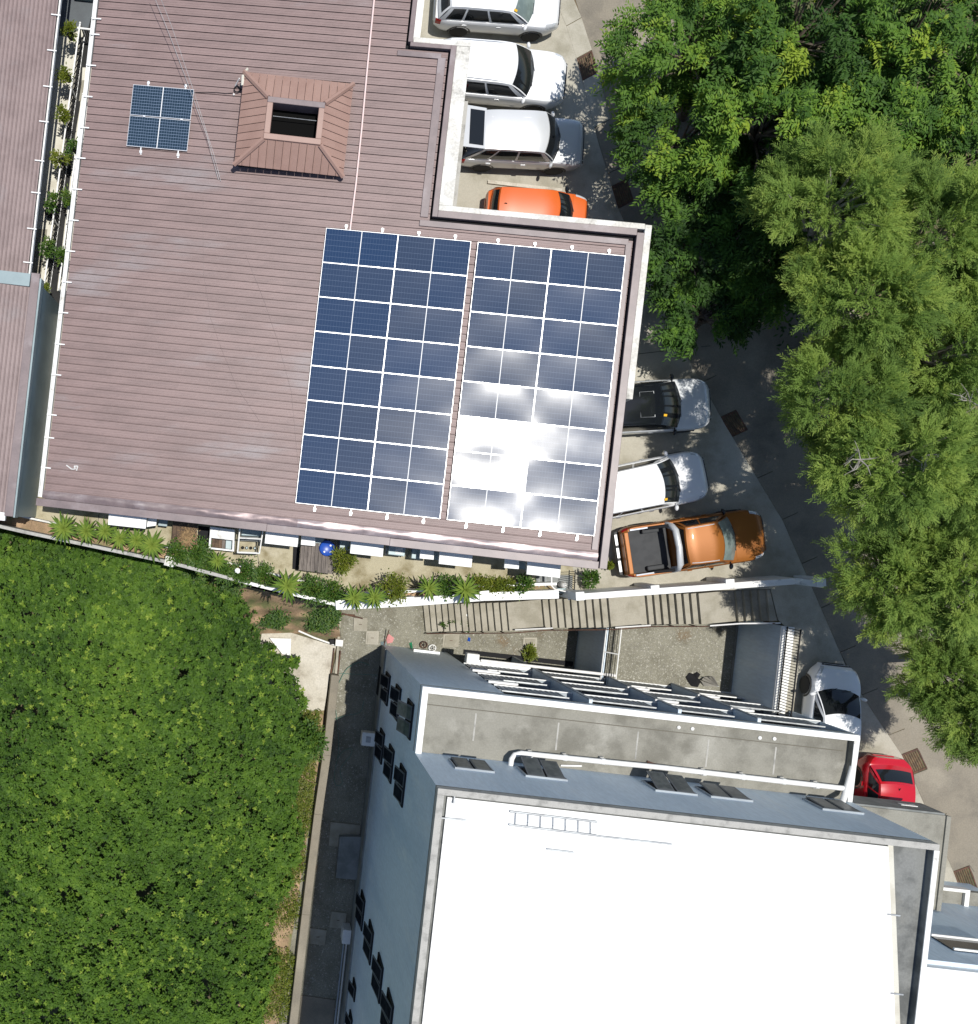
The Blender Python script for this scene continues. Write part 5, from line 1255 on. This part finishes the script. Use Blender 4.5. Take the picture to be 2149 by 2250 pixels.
    for s_ in (-1, 1):
        for (d0,d1) in ((xc*.80-.12, (xc+xb)/2*.55+.12),((xc+xb)/2*.55+.09, max(xb*.72, -wb/2-.1))):
            j0, j1 = (C+4.15, C+6.5) if s_ > 0 else (C-6.5, C-4.15)
            if kind == 'pickup': d0, d1 = (d0, d1) if d1 > bedx else (d0, bedx+.1)
            if d0-d1 < .3: continue
            dr = patch('door', body, d1, d0, j0, j1, .006, 6, 5)
            hpnt = hp(d1+.14, C+4.6*s_); g = MB(); g.tube([hpnt+Vector((0,.02*s_,0)), hpnt+Vector((.16,.02*s_,0))], .018, 6); g.build('handle', M_chrome if col_ in ('white','silverwhite') else body, dr, M=T)
        patch('headlight', M_lamp, L/2-.52, L/2-.10, *( (C+2.3,C+3.9) if s_ > 0 else (C-3.9,C-2.3)), .010, 6, 4)
        patch('tail_light', M_tail, -L/2+.02, -L/2+.20, *((C+3.0,C+5.0) if s_ > 0 else (C-5.0,C-3.0)), .010, 4, 4)
        patch('sill_trim', M_trim, -wb/2+.3, wb/2-.3, *((C+6.6,C+7.6) if s_ > 0 else (C-7.6,C-6.6)), .006, 5, 2)
    patch('grille', M_trim, L/2-.055, L/2-.006, C-3.0, C+3.0, .006, 3, 10)
    for nm, X0, X1, m in (('front_bumper', L/2-.30, L/2-.005, M_trim), ('rear_bumper', -L/2+.005, -L/2+.16, body)):
        g = MB()
        for s_ in (-1,1):
            pass
        w0 = hwid(X1 if X1 > 0 else X0)*.9; z0 = .34
        g.box(X1-.03 if X1 > 0 else X0-.03, X1+.025 if X1 > 0 else X0+.04, -w0*.8, w0*.8, z0, z0+.16); g.build(nm, m, t, bevel=.03, M=T)
    # greenhouse
    hb, hrr = hw*.925, hw*hr; zs = belt
    def RF(a, b):
        xf = xr + .13*(1-b*b); xe = xq - .05*(1-b*b)
        X = xf+(xe-xf)*a; ww = hrr*(1-.05*a)
        z = H - .045*b*b - .075*max(0,(.28-a)/.28)**2 - .06*max(0,(a-.72)/.28)**2
        return Vector((X, b*ww, z))
    def WS(b, tt):
        p, q = RF(0,b), Vector((xc+.20*(1-b*b)-.02, b*hb*.96, zs+.02)); k = p.lerp(q,tt); k.z += .03*math.sin(math.pi*tt); k.x += .02*math.sin(math.pi*tt); return k
    def SD(a, tt, s_):
        p = RF(a, s_); q = Vector((xc-.02+(xb-xc+.02)*a, s_*hb, zs-.01)); k = p.lerp(q,tt); k.y += s_*.02*math.sin(math.pi*tt); return k
    def RR(b, tt):
        p, q = RF(1,b), Vector((xb-.07*(1-b*b), b*hb*.97, zs+.0)); k = p.lerp(q,tt); k.x -= .03*math.sin(math.pi*tt); return k
    g = MB()
    g.grid(lambda a,b: WS(2*a-1,b), 12, 5); g.grid(lambda a,b: RR(2*a-1,b), 12, 5, flip=True)
    g.grid(lambda a,b: SD(a,b,1), 12, 5); g.grid(lambda a,b: SD(a,b,-1), 12, 5, flip=True)
    g.f = [f for f in g.f]; g.build('pillars', body if roof != 'black' else MP['black'], t, smooth=45, M=T)
    g = MB(); g.grid(lambda a,b: RF(a,2*b-1)+Vector((0,0,.006)), 14, 12, flip=True); g.build('roof', roofm, t, smooth=50, M=T)
    cen = Vector((0,0,.6))
    def glass(nm, fn, a0, a1, b0, b1, m, nx=8, ny=4):
        def f2(a, b):
            A, B = a0+(a1-a0)*a, b0+(b1-b0)*b; e = .01
            p = fn(A,B); nr = (fn(A+e,B)-fn(A-e,B)).cross(fn(A,B+e)-fn(A,B-e)); nr = nr.normalized()
            if nr.dot(p-cen) < 0: nr = -nr
            return p+nr*.009
        g = MB(); g.grid(f2, nx, ny); return g.build(nm, m, t, smooth=60, M=T)
    ws = glass('windscreen', lambda a,b: WS(a,b), -.95, .95, .04, .97, wsm or M_wind, 12, 6)
    if 'opengate' not in extras: glass('rear_window', lambda a,b: RR(a,b), -.88, .88, .10, .72, M_wind, 10, 4)
    for s_ in (-1, 1):
        cuts_ = [(.075,.40),(.43,.72),(.75,.94)] if kind != 'pickup' else [(.10,.52),(.56,.92)]
        for a0,a1 in cuts_: glass('side_window', lambda a,b,s_=s_: SD(a,b,s_), a0, a1, .13, .90, M_wind, 6, 3)
        q = Vector((xc-.12, s_*(hb+.12), zs+.03)); g = MB()
        g.lathe([(.0,-.06),(.07,-.05),(.10,0),(.08,.07),(.0,.09)], n=10, M=Matrix.Translation(q) @ Matrix.Rotation(s_*.25,4,'Z') @ Matrix.Diagonal((.65,1.15,1,1)))
        g.tube([Vector((xc-.10,s_*hb*.96,zs)), q], .025, 6)
        g.build('mirror', MP['black'] if (roof == 'black' or col_ in ('amber','orange')) else body, t, smooth=60, M=T)
    # wipers
    for b_ in (-.55, .1):
        g = MB(); g.tube([WS(b_,.96)+Vector((.03,0,.02)), WS(b_+.45,.86)+Vector((.02,0,.025))], .009, 5); g.build('wiper', M_trim, ws, M=T)
    # wheels
    tm = MB(); tm.lathe([(r*.62,-.10),(r*.92,-.10),(r,-.06),(r,.06),(r*.92,.10),(r*.62,.10)], n=24); tme, _ = tm.mesh('tyre', M_tyre, True, center=False)
    rm = MB(); rm.lathe([(r*.60,.02),(r*.64,.09),(r*.60,.095),(r*.56,.05),(.0,.045)], n=24)
    for k in range(5):
        a = k*1.2566; rm.hexa([Matrix.Rotation(a,4,'Z') @ Vector(q) for q in ((.03,-.035,.05),(r*.60,-.028,.05),(r*.60,.028,.05),(.03,.035,.05),(.03,-.03,.095),(r*.60,-.022,.09),(r*.60,.022,.09),(.03,.03,.095))])
    rme, _ = rm.mesh('rim', M_rim, center=False)
    dk = MB(); dk.lathe([(r*.61,.0),(r*.61,.04)], n=20); dke, _ = dk.mesh('wheel_disc', M_trim, center=False)
    for X in (-wb/2+.02, wb/2+.02):
        for s_ in (-1,1):
            WM = T @ Matrix.Translation((X, s_*(hw-.085), r)) @ Matrix.Rotation(-s_*math.pi/2,4,'X')
            w_ = child(tme, 'wheel', t, WM); child(rme, 'rim', w_, WM); child(dke, 'wheel_disc', w_, WM)
            g = MB(); m_ = 14; vs = []
            for rr, yy in ((r*1.0, s_*(hw+.004)),(r+.075, s_*(hw+.008)),(r+.085, s_*(hw-.03))):
                vs += [(X+rr*math.cos(math.pi*k/m_), yy, r+rr*math.sin(math.pi*k/m_)) for k in range(m_+1)]
            fs = [(b*(m_+1)+k,b*(m_+1)+k+1,(b+1)*(m_+1)+k+1,(b+1)*(m_+1)+k) for b in range(2) for k in range(m_)]
            g.add(vs, fs if s_ > 0 else [f[::-1] for f in fs]); g.build('wheel_arch', M_trim, t, smooth=50, M=T)
    if 'rails' in extras:
        for s_ in (-1,1):
            g = MB(); g.tube([RF(.12,s_*.93)+Vector((0,0,.01)), RF(.3,s_*.93)+Vector((0,0,.05)), RF(.75,s_*.93)+Vector((0,0,.05)), RF(.95,s_*.92)+Vector((0,0,.01))], .016, 6); g.build('roof_rail', MP['black'] if roof == 'black' else M_rim if col_ != 'white' else body, t, M=T)
    if 'sunroof' in extras:
        g = MB(); g.grid(lambda a,b: RF(.16+.24*a, (2*b-1)*.60)+Vector((0,0,.010)), 6, 6, flip=True); g.build('sunroof', M_wind, t, smooth=50, M=T)
        g = MB(); pts = [RF(.155,-.62),RF(.155,.62),RF(.405,.62),RF(.405,-.62),RF(.155,-.62)]; g.tube([p+Vector((0,0,.008)) for p in pts], .010, 5); g.build('sunroof_seal', M_steel, t, M=T)
    if 'sticker' in extras:
        b_ = extras['sticker'] if isinstance(extras, dict) else -.8
        g = MB(); g.grid(lambda a,b: WS(b_+.11*(a-.5), .0+.16*b)+Vector((.008,0,.024)), 2, 2); g.build('sticker', M_yel, t, M=T)
    if 'antenna' in extras:
        g = MB(); p = RF(.88,.0); g.tube([p, p+Vector((-.09,0,.07))], [.02,.008], 6); g.build('antenna', M_trim, t, M=T)
    if 'ribs' in extras:
        for k in range(6):
            b_ = -.62+k*.25; g = MB(); g.tube([RF(.28,b_)+Vector((0,0,.004)), RF(.9,b_)+Vector((0,0,.004))], .008, 5); g.build('roof_rib', roofm, t, M=T)
    return t, T, RF, WS, SD, hwid, belt
car('white_minivan', 8.40,18.27,-4,4.42,1.74,1.70,'white minivan with pale windscreen at the top edge of the photo','white', belt=1.0, hood=.88, xc=.24, xr=.08, hr=.80, wsm=M_shade, extras={'sticker':-.88,'antenna':1})
car('white_offroader', 8.40,15.74,-5.5,4.78,1.86,1.80,'large white sport utility car nosing out past the roof, second from the top','white', belt=1.08, hood=1.0, xc=.21, xr=.06, hr=.78, r=.37, nose=.30, extras=('rails','antenna'))
vt, VT, VRF, *_ = car('silver_van', 9.22,13.38,-2.6,4.42,1.69,1.80,'boxy silver van with its tailgate raised','silver', cat='van', belt=1.02, hood=.95, xc=.25, xr=.13, xq=-.335, xb=-.475, hr=.84, nose=.16, taper=3.0, rearround=.06, extras=('opengate','ribs'))
g = MB(); g.grid(lambda a,b: Vector((-1.50-.92*a, (2*b-1)*(.70+.02*a), 1.78+.20*a)), 3, 6, flip=True); g.grid(lambda a,b: Vector((-1.50-.92*a, (2*b-1)*(.70+.02*a), 1.74+.20*a)), 3, 6)
tg = g.build('tailgate', MP['silver'], vt, M=VT)
g = MB(); g.grid(lambda a,b: Vector((-1.56-.52*a, (2*b-1)*.60, 1.80+.113*a)), 3, 4, flip=True); g.build('rear_window', M_wind, tg, M=VT)
g = MB(); g.box(-2.16,-2.10,-.70,.70,.62,1.62); g.build('boot_opening', M_int, vt, M=VT)
g = MB(); g.tube([(-2.0,-.66,1.2),(-2.2,-.66,1.86)], .014, 6); g.build('gas_strut', M_chrome, tg, M=VT)
car('orange_hatchback', 9.77,10.84,-4.6,3.58,1.54,1.55,'small orange hatchback half hidden by the roof ledge','orange', belt=.97, hood=.88, xc=.29, xr=.13, xq=-.41, xb=-.46, hr=.80, r=.29, nose=.24, extras=('antenna',))
car('grey_white_crossover', 13.72,3.98,3.2,4.45,1.85,1.66,'silver-white crossover with black roof and sunroof','silverwhite', roof='black', belt=1.0, hood=.90, xc=.20, xr=.02, hr=.78, extras={'sunroof':1,'rails':1,'sticker':-.55})
car('white_crossover', 13.62,1.18,11.5,4.45,1.84,1.66,'white crossover parked askew beside the orange pickup','white', belt=1.0, hood=.88, xc=.21, xr=.04, hr=.77, extras={'rails':1,'sticker':-.80})
pt, PT, PRF, PWS, PSD, phw, pb = car('orange_pickup', 15.3,-.86,8.4,5.02,1.84,1.78,'orange double-cab pickup truck with black bed and grey sport bar','amber', cat='pickup truck', belt=1.08, hood=1.02, xc=.235, xr=.105, xq=-.115, xb=-.145, hr=.74, kind='pickup', r=.38, nose=.30, wsm=M_shade, wb=3.05, extras=('ribs','rails'))
Lp = 5.02
g = MB(); g.box(-Lp/2+.20,-.145*Lp-.10,-.78,.78,.625,.66); g.build('bed_liner', M_liner, pt, M=PT)
g = MB(); g.box(-Lp/2+.02,-Lp/2+.17,-.74,.74,.98,1.10); g.build('tailgate_cap', MP['amber'], pt, bevel=.02, M=PT)
for s_ in (-1,1):
    g = MB(); g.box(-Lp/2+.22,-.145*Lp-.35,s_*.80-.035,s_*.80+.035,1.10,1.135); g.build('bed_rail', M_chrome, pt, bevel=.012, M=PT)
    g = MB(); g.box(-1.75,-1.15,s_*.66-.08,s_*.66+.08,.66,.86); g.build('wheel_box', M_liner, pt, bevel=.04, M=PT)
g = MB(); xb_ = -.145*Lp
g.tube([(xb_-.22,-.80,1.05),(xb_-.20,-.74,1.45),(xb_-.17,-.60,1.62),(xb_-.15,0,1.66),(xb_-.17,.60,1.62),(xb_-.20,.74,1.45),(xb_-.22,.80,1.05)], .11, 10); g.build('sport_bar', M_rim, pt, smooth=60, M=PT)
for s_ in (-1,1):
    g = MB(); g.tube([(xb_-.9,s_*.78,1.10),(xb_-.3,s_*.78,1.4)], .06, 8); g.build('bar_wing', M_black, pt, smooth=60, M=PT)
g = MB(); g.box(-Lp/2-.17,-Lp/2+.01,-.80,.80,.42,.60); g.build('step_bumper', M_trim, pt, bevel=.04, M=PT)
for y0,y1 in ((-.66,-.26),(-.16,.2),(.30,.68)):
    g = MB(); g.box(-Lp/2-.15,-Lp/2-.06,y0,y1,.60,.615); g.build('bumper_pad', M_rim, pt, M=PT)
car('white_hatchback', 20.22,-7.33,83.5,4.3,1.72,1.50,'white car with its nose towards the stairs, beside the bar railing','white', belt=.93, hood=.82, xc=.275, xr=.085, xq=-.36, xb=-.46, hr=.74, kind='low', nose=.40, taper=2.2, extras=('antenna',))
car('red_hatchback', 22.05,-10.5,-95.5,4.05,1.66,1.50,'glossy red hatchback seen from its rear below the annex corner','red', belt=.95, hood=.84, xc=.24, xr=.06, xq=-.30, xb=-.43, hr=.76, kind='low', nose=.34, rearround=.34, extras=('antenna',))
# ------------------------------------------------------------------ trees
def crown_mesh(t, V, F, tint, m, nm='crown'): return npmesh(nm, np.concatenate(V), np.concatenate([f+o for f,o in zip(F, np.cumsum([0]+[len(v) for v in V[:-1]]))]), m, np.concatenate(tint), t)
def limbs(t, base, c, rad, clumps, m, r0=.16):
    g = MB(); top = Vector((c[0],c[1],c[2]-rad[2]*.35))
    fork = base.lerp(top,.55)+Vector((random.uniform(-.2,.2),random.uniform(-.2,.2),0))
    g.tube([base, base.lerp(fork,.5)+Vector((.08,-.05,0)), fork, top], [r0,r0*.85,r0*.7,r0*.4], 8); g.build('trunk', m, t, smooth=60)
    lg = MB(); idx = RNG.choice(len(clumps), min(len(clumps), 26), replace=False)
    for i in idx:
        q = Vector(clumps[i]); s_ = fork.lerp(top, random.random()); md = s_.lerp(q,.55)+Vector((0,0,.25))
        lg.tube([s_, md, q], [r0*.35,r0*.2,r0*.07], 5)
    lg.build('limb', m, t, smooth=60)
def broad_tree(px, py, z, rx, ry, rz, label, nb=52, sparse=1.0, name='broadleaf_tree', yellow=.04, dark=0.):
    c = np.array(W(px,py,z)); rad = np.array([rx,ry,rz])
    base = Vector((c[0]+1.7, c[1]-.1, .0)); t = thing(name, base, label, 'tree', group='broadleaf trees beyond the road')
    d = rand_dirs(nb, -.35, 1.0); cl = c + d*rad*RNG.uniform(.55,1.0,(nb,1)); Vs, Fs, Ts = [], [], []
    limbs(t, base, c, rad, cl, M_bark)
    nt, nl = 20, 13
    k = nb*nt; ci = np.repeat(np.arange(nb), nt)
    out = unit(cl-c+[0,0,.3])[ci]
    B = cl[ci] + RNG.normal(0,.19,(k,3))*[1,1,.6]
    D = unit(out*[1,1,.35] + rand_dirs(k)*.55 + [0,0,.05])
    TL = RNG.uniform(.35,.62,k)
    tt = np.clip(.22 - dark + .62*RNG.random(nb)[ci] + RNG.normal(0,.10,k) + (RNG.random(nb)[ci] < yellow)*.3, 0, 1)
    f = (np.arange(nl)//2+.6)/(nl/2); sgn = np.where(np.arange(nl)%2 == 0, 1., -1.)
    sd_ = unit(np.cross(D, np.tile([0.,0.,1.],(k,1))))
    P = B[:,None] + D[:,None]*(TL[:,None,None]*f[None,:,None]); P[:,:,2] -= (TL[:,None]*f[None]**2)*.35
    LD = D[:,None]*.65 + sd_[:,None]*sgn[None,:,None]*.85 + RNG.normal(0,.18,(k,nl,3)) + np.array([0,0,-.12])
    V, F = leaf_quads(P.reshape(-1,3), LD.reshape(-1,3), RNG.uniform(.12,.22,k*nl), RNG.uniform(.042,.072,k*nl), .15, RNG.normal(0,.35,k*nl))
    npmesh('crown', V, F, ML_broad, np.repeat(np.clip(tt,0,1), nl) + RNG.normal(0,.04,k*nl), t)
    return t
def feather_tree(px, py, z, rx, ry, rz, label, nb=62):
    c = np.array(W(px,py,z)); rad = np.array([rx,ry,rz])
    base = Vector((c[0]+2.6, c[1], .0)); t = thing('feathery_tree', base, label, 'tree', group='feathery trees beyond the road')
    d = rand_dirs(nb, -.45, 1.0); cl = c + d*rad*RNG.uniform(.5,1.0,(nb,1))
    limbs(t, base, c, rad, cl, M_barkp, .2)
    nf, nl = 42, 16
    k = nb*nf; ci = np.repeat(np.arange(nb), nf)
    rad_dir = unit((cl-c)*[1,1,.4])[ci]; loc = rand_dirs(k,-.35,1.0)
    B = cl[ci] + loc*RNG.uniform(.02,.30,(k,1))*[1,1,.8] + rad_dir*RNG.uniform(-.20,.30,(k,1))
    D = unit(rad_dir*.75 + loc*.75 + RNG.normal(0,.2,(k,3))); TL = RNG.uniform(.24,.50,k)
    f = (np.arange(nl)//2+.3)/(nl/2); sgn = np.where(np.arange(nl)%2 == 0, 1., -1.)
    sd_ = unit(np.cross(D, np.tile([0.,0.,1.],(k,1))) + 1e-6)
    P = B[:,None] + D[:,None]*(TL[:,None,None]*f[None,:,None]); P[:,:,2] -= (TL[:,None]*f[None]**2)*.15
    LD = D[:,None]*.95 + sd_[:,None]*sgn[None,:,None]*.7 + RNG.normal(0,.2,(k,nl,3))
    V, F = leaf_quads(P.reshape(-1,3), LD.reshape(-1,3), RNG.uniform(.09,.16,k*nl), RNG.uniform(.020,.032,k*nl), .08, RNG.normal(0,.5,k*nl))
    tt = np.clip(.22 + .6*RNG.random(nb)[ci] + RNG.normal(0,.10,k), 0, 1)
    npmesh('crown', V, F, ML_feath, np.repeat(tt, nl), t)
    return t
for a in ((1535,105,5.0,2.5,2.1,1.9,'broadleaf tree overhanging the top of the road'),(1770,55,6.0,2.7,2.2,2.1,'yellow-tipped broadleaf tree at the top middle of the wood'),(2030,75,6.2,2.7,2.4,2.1,'broadleaf tree in the top right corner'),
          (1490,300,3.6,1.8,1.75,1.3,'broadleaf tree opposite the silver van'),(1695,270,5.2,2.2,1.9,1.9,'tall broadleaf tree behind the tree opposite the van'),(1915,265,5.4,2.2,1.9,1.8,'broadleaf tree above the pale feathery crowns'),
          (1512,555,2.9,1.2,1.45,.9,'thin low tree by the north-east roof corner'),(1540,690,2.4,1.35,1.15,.8,'sparse sapling crown leaning over the road below the roof corner'),(1660,470,4.0,1.3,1.3,1.2,'small dark tree between the broadleaf and feathery crowns'),(2130,330,5.8,1.7,2.0,1.8,'broadleaf tree at the right edge, upper part'),(1640,90,3.8,1.8,1.8,1.5,'shaded broadleaf crown between the two top trees'),(1900,120,4.6,1.9,1.9,1.6,'shaded broadleaf crown under the top right trees'),(1590,420,2.9,1.5,1.3,1.0,'low broadleaf crown under the tall one'),(1800,330,4.4,1.7,1.5,1.4,'dark broadleaf crown bordering the topmost feathery tree'),(1690,600,3.0,1.2,1.3,.9,'dark low crown in the shade left of the feathery trees')):
    thin = 'thin' in a[6] or 'sparse' in a[6]
    broad_tree(*a, nb=26 if thin else 30 if 'small' in a[6] else 50, dark=.22 if ('shaded' in a[6] or 'low ' in a[6] or 'dark' in a[6]) else 0., yellow=.12 if 'yellow' in a[6] else .03)  # shaded, low and dark crowns get shade painted into the leaf tint
for a in ((1835,455,7,2.1,1.8,2.0,'topmost pale feathery tree'),(2030,530,7,2.0,1.8,1.9,'feathery tree right of the topmost one'),(1880,660,7,1.8,1.6,1.9,'feathery tree just below the topmost one'),(1845,875,7,1.45,1.55,1.8,'feathery tree leaning furthest over the dark road'),
          (2060,775,7,1.5,1.7,1.9,'feathery tree with bare twigs at the right edge, middle'),(1950,1020,7.3,1.9,1.5,1.9,'yellowish feathery tree with pale bare branches'),(2120,1040,7,1.2,1.5,1.7,'narrow feathery tree at the right edge beside the yellowish one'),(1955,1270,4.9,1.45,1.6,1.5,'feathery tree beside the end of the white parking wall'),
          (2105,1280,5.8,1.3,1.7,1.6,'feathery tree at the right edge below the yellowish one'),(2075,1475,4.4,1.5,1.25,1.3,'lowest feathery tree above the red car'),(2150,1580,5,1.0,1.1,1.2,'small feathery tree cut by the right edge'),(1990,880,5.2,1.5,1.5,1.3,'shaded feathery crown in the gap between taller ones'),(2030,1150,4.6,1.2,1.2,1.2,'low shaded feathery crown above the end of the parking wall'),(2140,650,6.4,1.4,1.5,1.6,'feathery tree at the right edge between broadleaf and twiggy crowns')):
    feather_tree(*a, nb=74 if a[3] > 1.6 else 58)
# bare dead twigs on two of the crowns
for x,y,z,lab in ((2035,1000,8.8,'bare grey twigs on top of the yellowish feathery tree'),(1890,1010,8.7,'bare pale twigs on the west side of the yellowish feathery tree'),(2130,880,8.4,'bare twigs at the right edge of the wood'),(1990,890,6.5,'pale bent branch in the gap between feathery crowns')):
    p = W(x,y,z); g = MB()
    for k in range(7):
        a = RNG.uniform(0,6.28); l_ = RNG.uniform(.3,.6); q = p+Vector((l_*math.cos(a),l_*math.sin(a),RNG.uniform(-.1,.15))); m_ = p.lerp(q,.5)+Vector((RNG.uniform(-.1,.1),RNG.uniform(-.1,.1),.05))
        g.tube([p-Vector((0,0,.6)) if k == 0 else p, m_, q], [.022,.015,.006], 5); g.tube([m_, m_+Vector((RNG.uniform(-.25,.25),RNG.uniform(-.25,.25),.03))], [.012,.004], 4)
    o = g.build('dead_branch', M_barkp); tag(o, lab, 'branch', 'bare branches')
# ------------------------------------------------------------------ thicket (one continuous leafy mass) south-west
def inside(P, pts):
    ins = np.zeros(len(pts), bool); j = len(P)-1
    for i in range(len(P)):
        c = ((P[i,1] > pts[:,1]) != (P[j,1] > pts[:,1])) & (pts[:,0] < (P[j,0]-P[i,0])*(pts[:,1]-P[i,1])/(P[j,1]-P[i,1]+1e-12)+P[i,0]); ins ^= c; j = i
    return ins
def edgedist(P, pts):
    d = np.full(len(pts), 1e9)
    for i in range(len(P)):
        a, b = P[i], P[(i+1)%len(P)]; ab = b-a; t_ = np.clip(((pts-a)@ab)/(ab@ab), 0, 1); d = np.minimum(d, np.linalg.norm(pts-(a+t_[:,None]*ab), axis=1))
    return d
def wob(p, seed, f):
    r = np.random.default_rng(seed); s_ = np.zeros(len(p))
    for k in range(6):
        a = r.uniform(0,6.28); w = f*r.uniform(.6,1.7); s_ += np.sin((p[:,0]*math.cos(a)+p[:,1]*math.sin(a))*w + r.uniform(0,6.28))
    return s_/3.0
CP = np.array([W(x*1.1455,y*1.1455,-2.4)[:2] for x,y in ((-160,985),(0,1000),(45,1022),(115,1022),(190,1036),(260,1048),(330,1062),(385,1088),(440,1125),(490,1180),(497,1236),(545,1262),(578,1280),(572,1310),(590,1345),(588,1395),(612,1425),(600,1470),(575,1520),(570,1570),(590,1625),(584,1690),(552,1740),(530,1790),(520,1830),(538,1880),(520,1930),(505,2010),(500,2080),(-160,2080))])
def thicket(name, P, n, zf, leaf, m, label, cat, bright=.07, nl=8, holes=26, edge=(2.0,.45), kind='stuff', nlow=.45):
    lo, hi = P.min(0), P.max(0); pts = RNG.uniform(lo, hi, (int(n*1.9), 2)); pts = pts[inside(P, pts)][:n]; n = len(pts)
    dd = edgedist(P, pts) + .22*wob(pts, 5, 2.6) + .16*wob(pts, 6, 6.5) + RNG.normal(0,.08,n) - .05
    hc = RNG.uniform(lo, hi, (holes,2)); hr_ = RNG.uniform(.16,.42,holes)
    hole = np.zeros(n)
    for c, r_ in zip(hc, hr_):
        q = (pts-c)/[r_*1.3, r_*.8]; hole = np.maximum(hole, np.exp(-(q**2).sum(1)*1.2))
    low = RNG.random(n) < nlow
    z = zf + .45*wob(pts,1,1.1) + .30*wob(pts,2,3.1) - edge[0]*np.exp(-np.maximum(dd,0)/edge[1]) - hole*2.2 - low*RNG.uniform(.2,.9,n) + RNG.normal(0,.07,n)
    keep = (dd > 0) & ((hole < .45) | (RNG.random(n) < .12)); pts, z, low = pts[keep], z[keep], low[keep]; n = len(pts)
    C = np.column_stack([pts, z]); k = n*nl; ci = np.repeat(np.arange(n), nl)
    az = np.tile(np.arange(nl)*2.39996, n) + np.repeat(RNG.uniform(0,6.28,n), nl) + RNG.normal(0,.25,k)
    el = np.tile(np.linspace(-.15,.85,nl), n) + RNG.normal(0,.18,k)
    D = np.stack([np.cos(az)*np.cos(el), np.sin(az)*np.cos(el), np.sin(el)], 1)
    tilt = RNG.normal(0,.28,(n,2))[ci]; D[:,0] += tilt[:,0]*D[:,2]; D[:,1] += tilt[:,1]*D[:,2]; D[:,2] -= (tilt*D[:,:2]).sum(1)
    sc = RNG.uniform(.75,1.25,n)[ci]*(1-.3*np.tile(np.linspace(0,1,nl),n))
    V, F = leaf_quads(C[ci], D, leaf*sc, leaf*.46*sc, .12, RNG.normal(0,.2,k))
    tint = .42 + .13*wob(pts,3,.9) + .10*wob(pts,2,3.1) + RNG.normal(0,.13,n) - .22*low; br = (RNG.random(n) < bright*(1+.8*wob(pts,4,.7))) & ~low; tint = np.where(br, RNG.uniform(.84,.99,n), np.clip(tint,0,.84))  # low leaves and hollows darkened, shade painted into the tint
    tt = tint[ci] + np.tile(np.linspace(-.06,.06,nl), n)
    o = npmesh(name, V, F, m, np.clip(tt,0,1)); tag(o, label, cat, kind=kind); return o
thicket('thicket', CP, 37000, -2.5, .168, ML_canopy, 'dense green thicket of leafy rosettes filling the lower left', 'thicket')
n = 9000; st_ = RNG.uniform(0,1,(n,2)); E_ = np.array([emb(a_,b_) for a_,b_ in st_]); w_ = wob(E_, 9, 2.4) + RNG.normal(0,.3,n) + .9*(st_[:,0] < .38) - .55*(st_[:,0] > .55) - 1.2*(st_[:,1] > .8); E_ = E_[w_ > .12]; n = len(E_); w_ = w_[w_ > .12]
h_ = np.clip(w_,.1,1.3)*RNG.uniform(.1,.5,n); E_[:,2] += h_
V, F = leaf_quads(np.repeat(E_,5,0)+RNG.normal(0,.07,(n*5,3)), rand_dirs(n*5,-.1,.8), RNG.uniform(.07,.19,n*5), RNG.uniform(.03,.065,n*5), .2)
tag(npmesh('weeds', V, F, ML_bush, np.clip(RNG.normal(.42,.22,n*5),0,1)), 'patchy green weeds on the brown bank below the fence', 'weeds', kind='stuff')
VP = np.array([W(x,y,LOW)[:2] for x,y in ((560,1560),(705,1560),(690,1700),(684,1800),(668,1900),(655,2010),(635,2250),(540,2250),(560,1900))])
pts = RNG.uniform(VP.min(0), VP.max(0), (14000,2)); pts = pts[inside(VP, pts)]; pts = pts[wob(pts,12,1.8)+RNG.normal(0,.3,len(pts)) > -.15][:5200]; n = len(pts)
V, F = leaf_quads(np.repeat(np.column_stack([pts,np.full(n,LOW+.04)+RNG.uniform(0,.2,n)]),4,0)+RNG.normal(0,.05,(n*4,3)), rand_dirs(n*4,.0,.9), RNG.uniform(.07,.17,n*4), RNG.uniform(.02,.05,n*4), .25)
tag(npmesh('grass', V, F, ML_ybush, np.clip(RNG.normal(.4,.22,n*4),0,1)), 'rough grass on the verge beside the kerb wall', 'grass', kind='stuff')
bush(672,1625,-4.4,.62,.6,'leafy bush spilling over the kerb wall beside the tall building', ML_bush, n=2400, leaf=.15, name='verge_bush', grp='bushes on the verge', base=LOW)
# undergrowth in the wood, and the wood beyond the frame
UP = np.array([[14.5,24],[30,24],[34,-8],[27,-6.5],[24.5,-3],[21,2],[18.5,7],[16,12]], float)
pts = RNG.uniform(UP.min(0), UP.max(0), (9000,2)); pts = pts[inside(UP, pts)][:4200]; n = len(pts)
V, F = leaf_quads(np.repeat(np.column_stack([pts, np.abs(RNG.normal(0,.5,n))+.1]),6,0)+RNG.normal(0,.14,(n*6,3)), rand_dirs(n*6,-.1,.8), RNG.uniform(.12,.3,n*6), RNG.uniform(.05,.11,n*6), .2)
tag(npmesh('undergrowth', V, F, ML_broad, np.clip(RNG.normal(.35,.2,n*6),0,.8)), 'dark undergrowth covering the ground below the trees', 'undergrowth', kind='stuff')
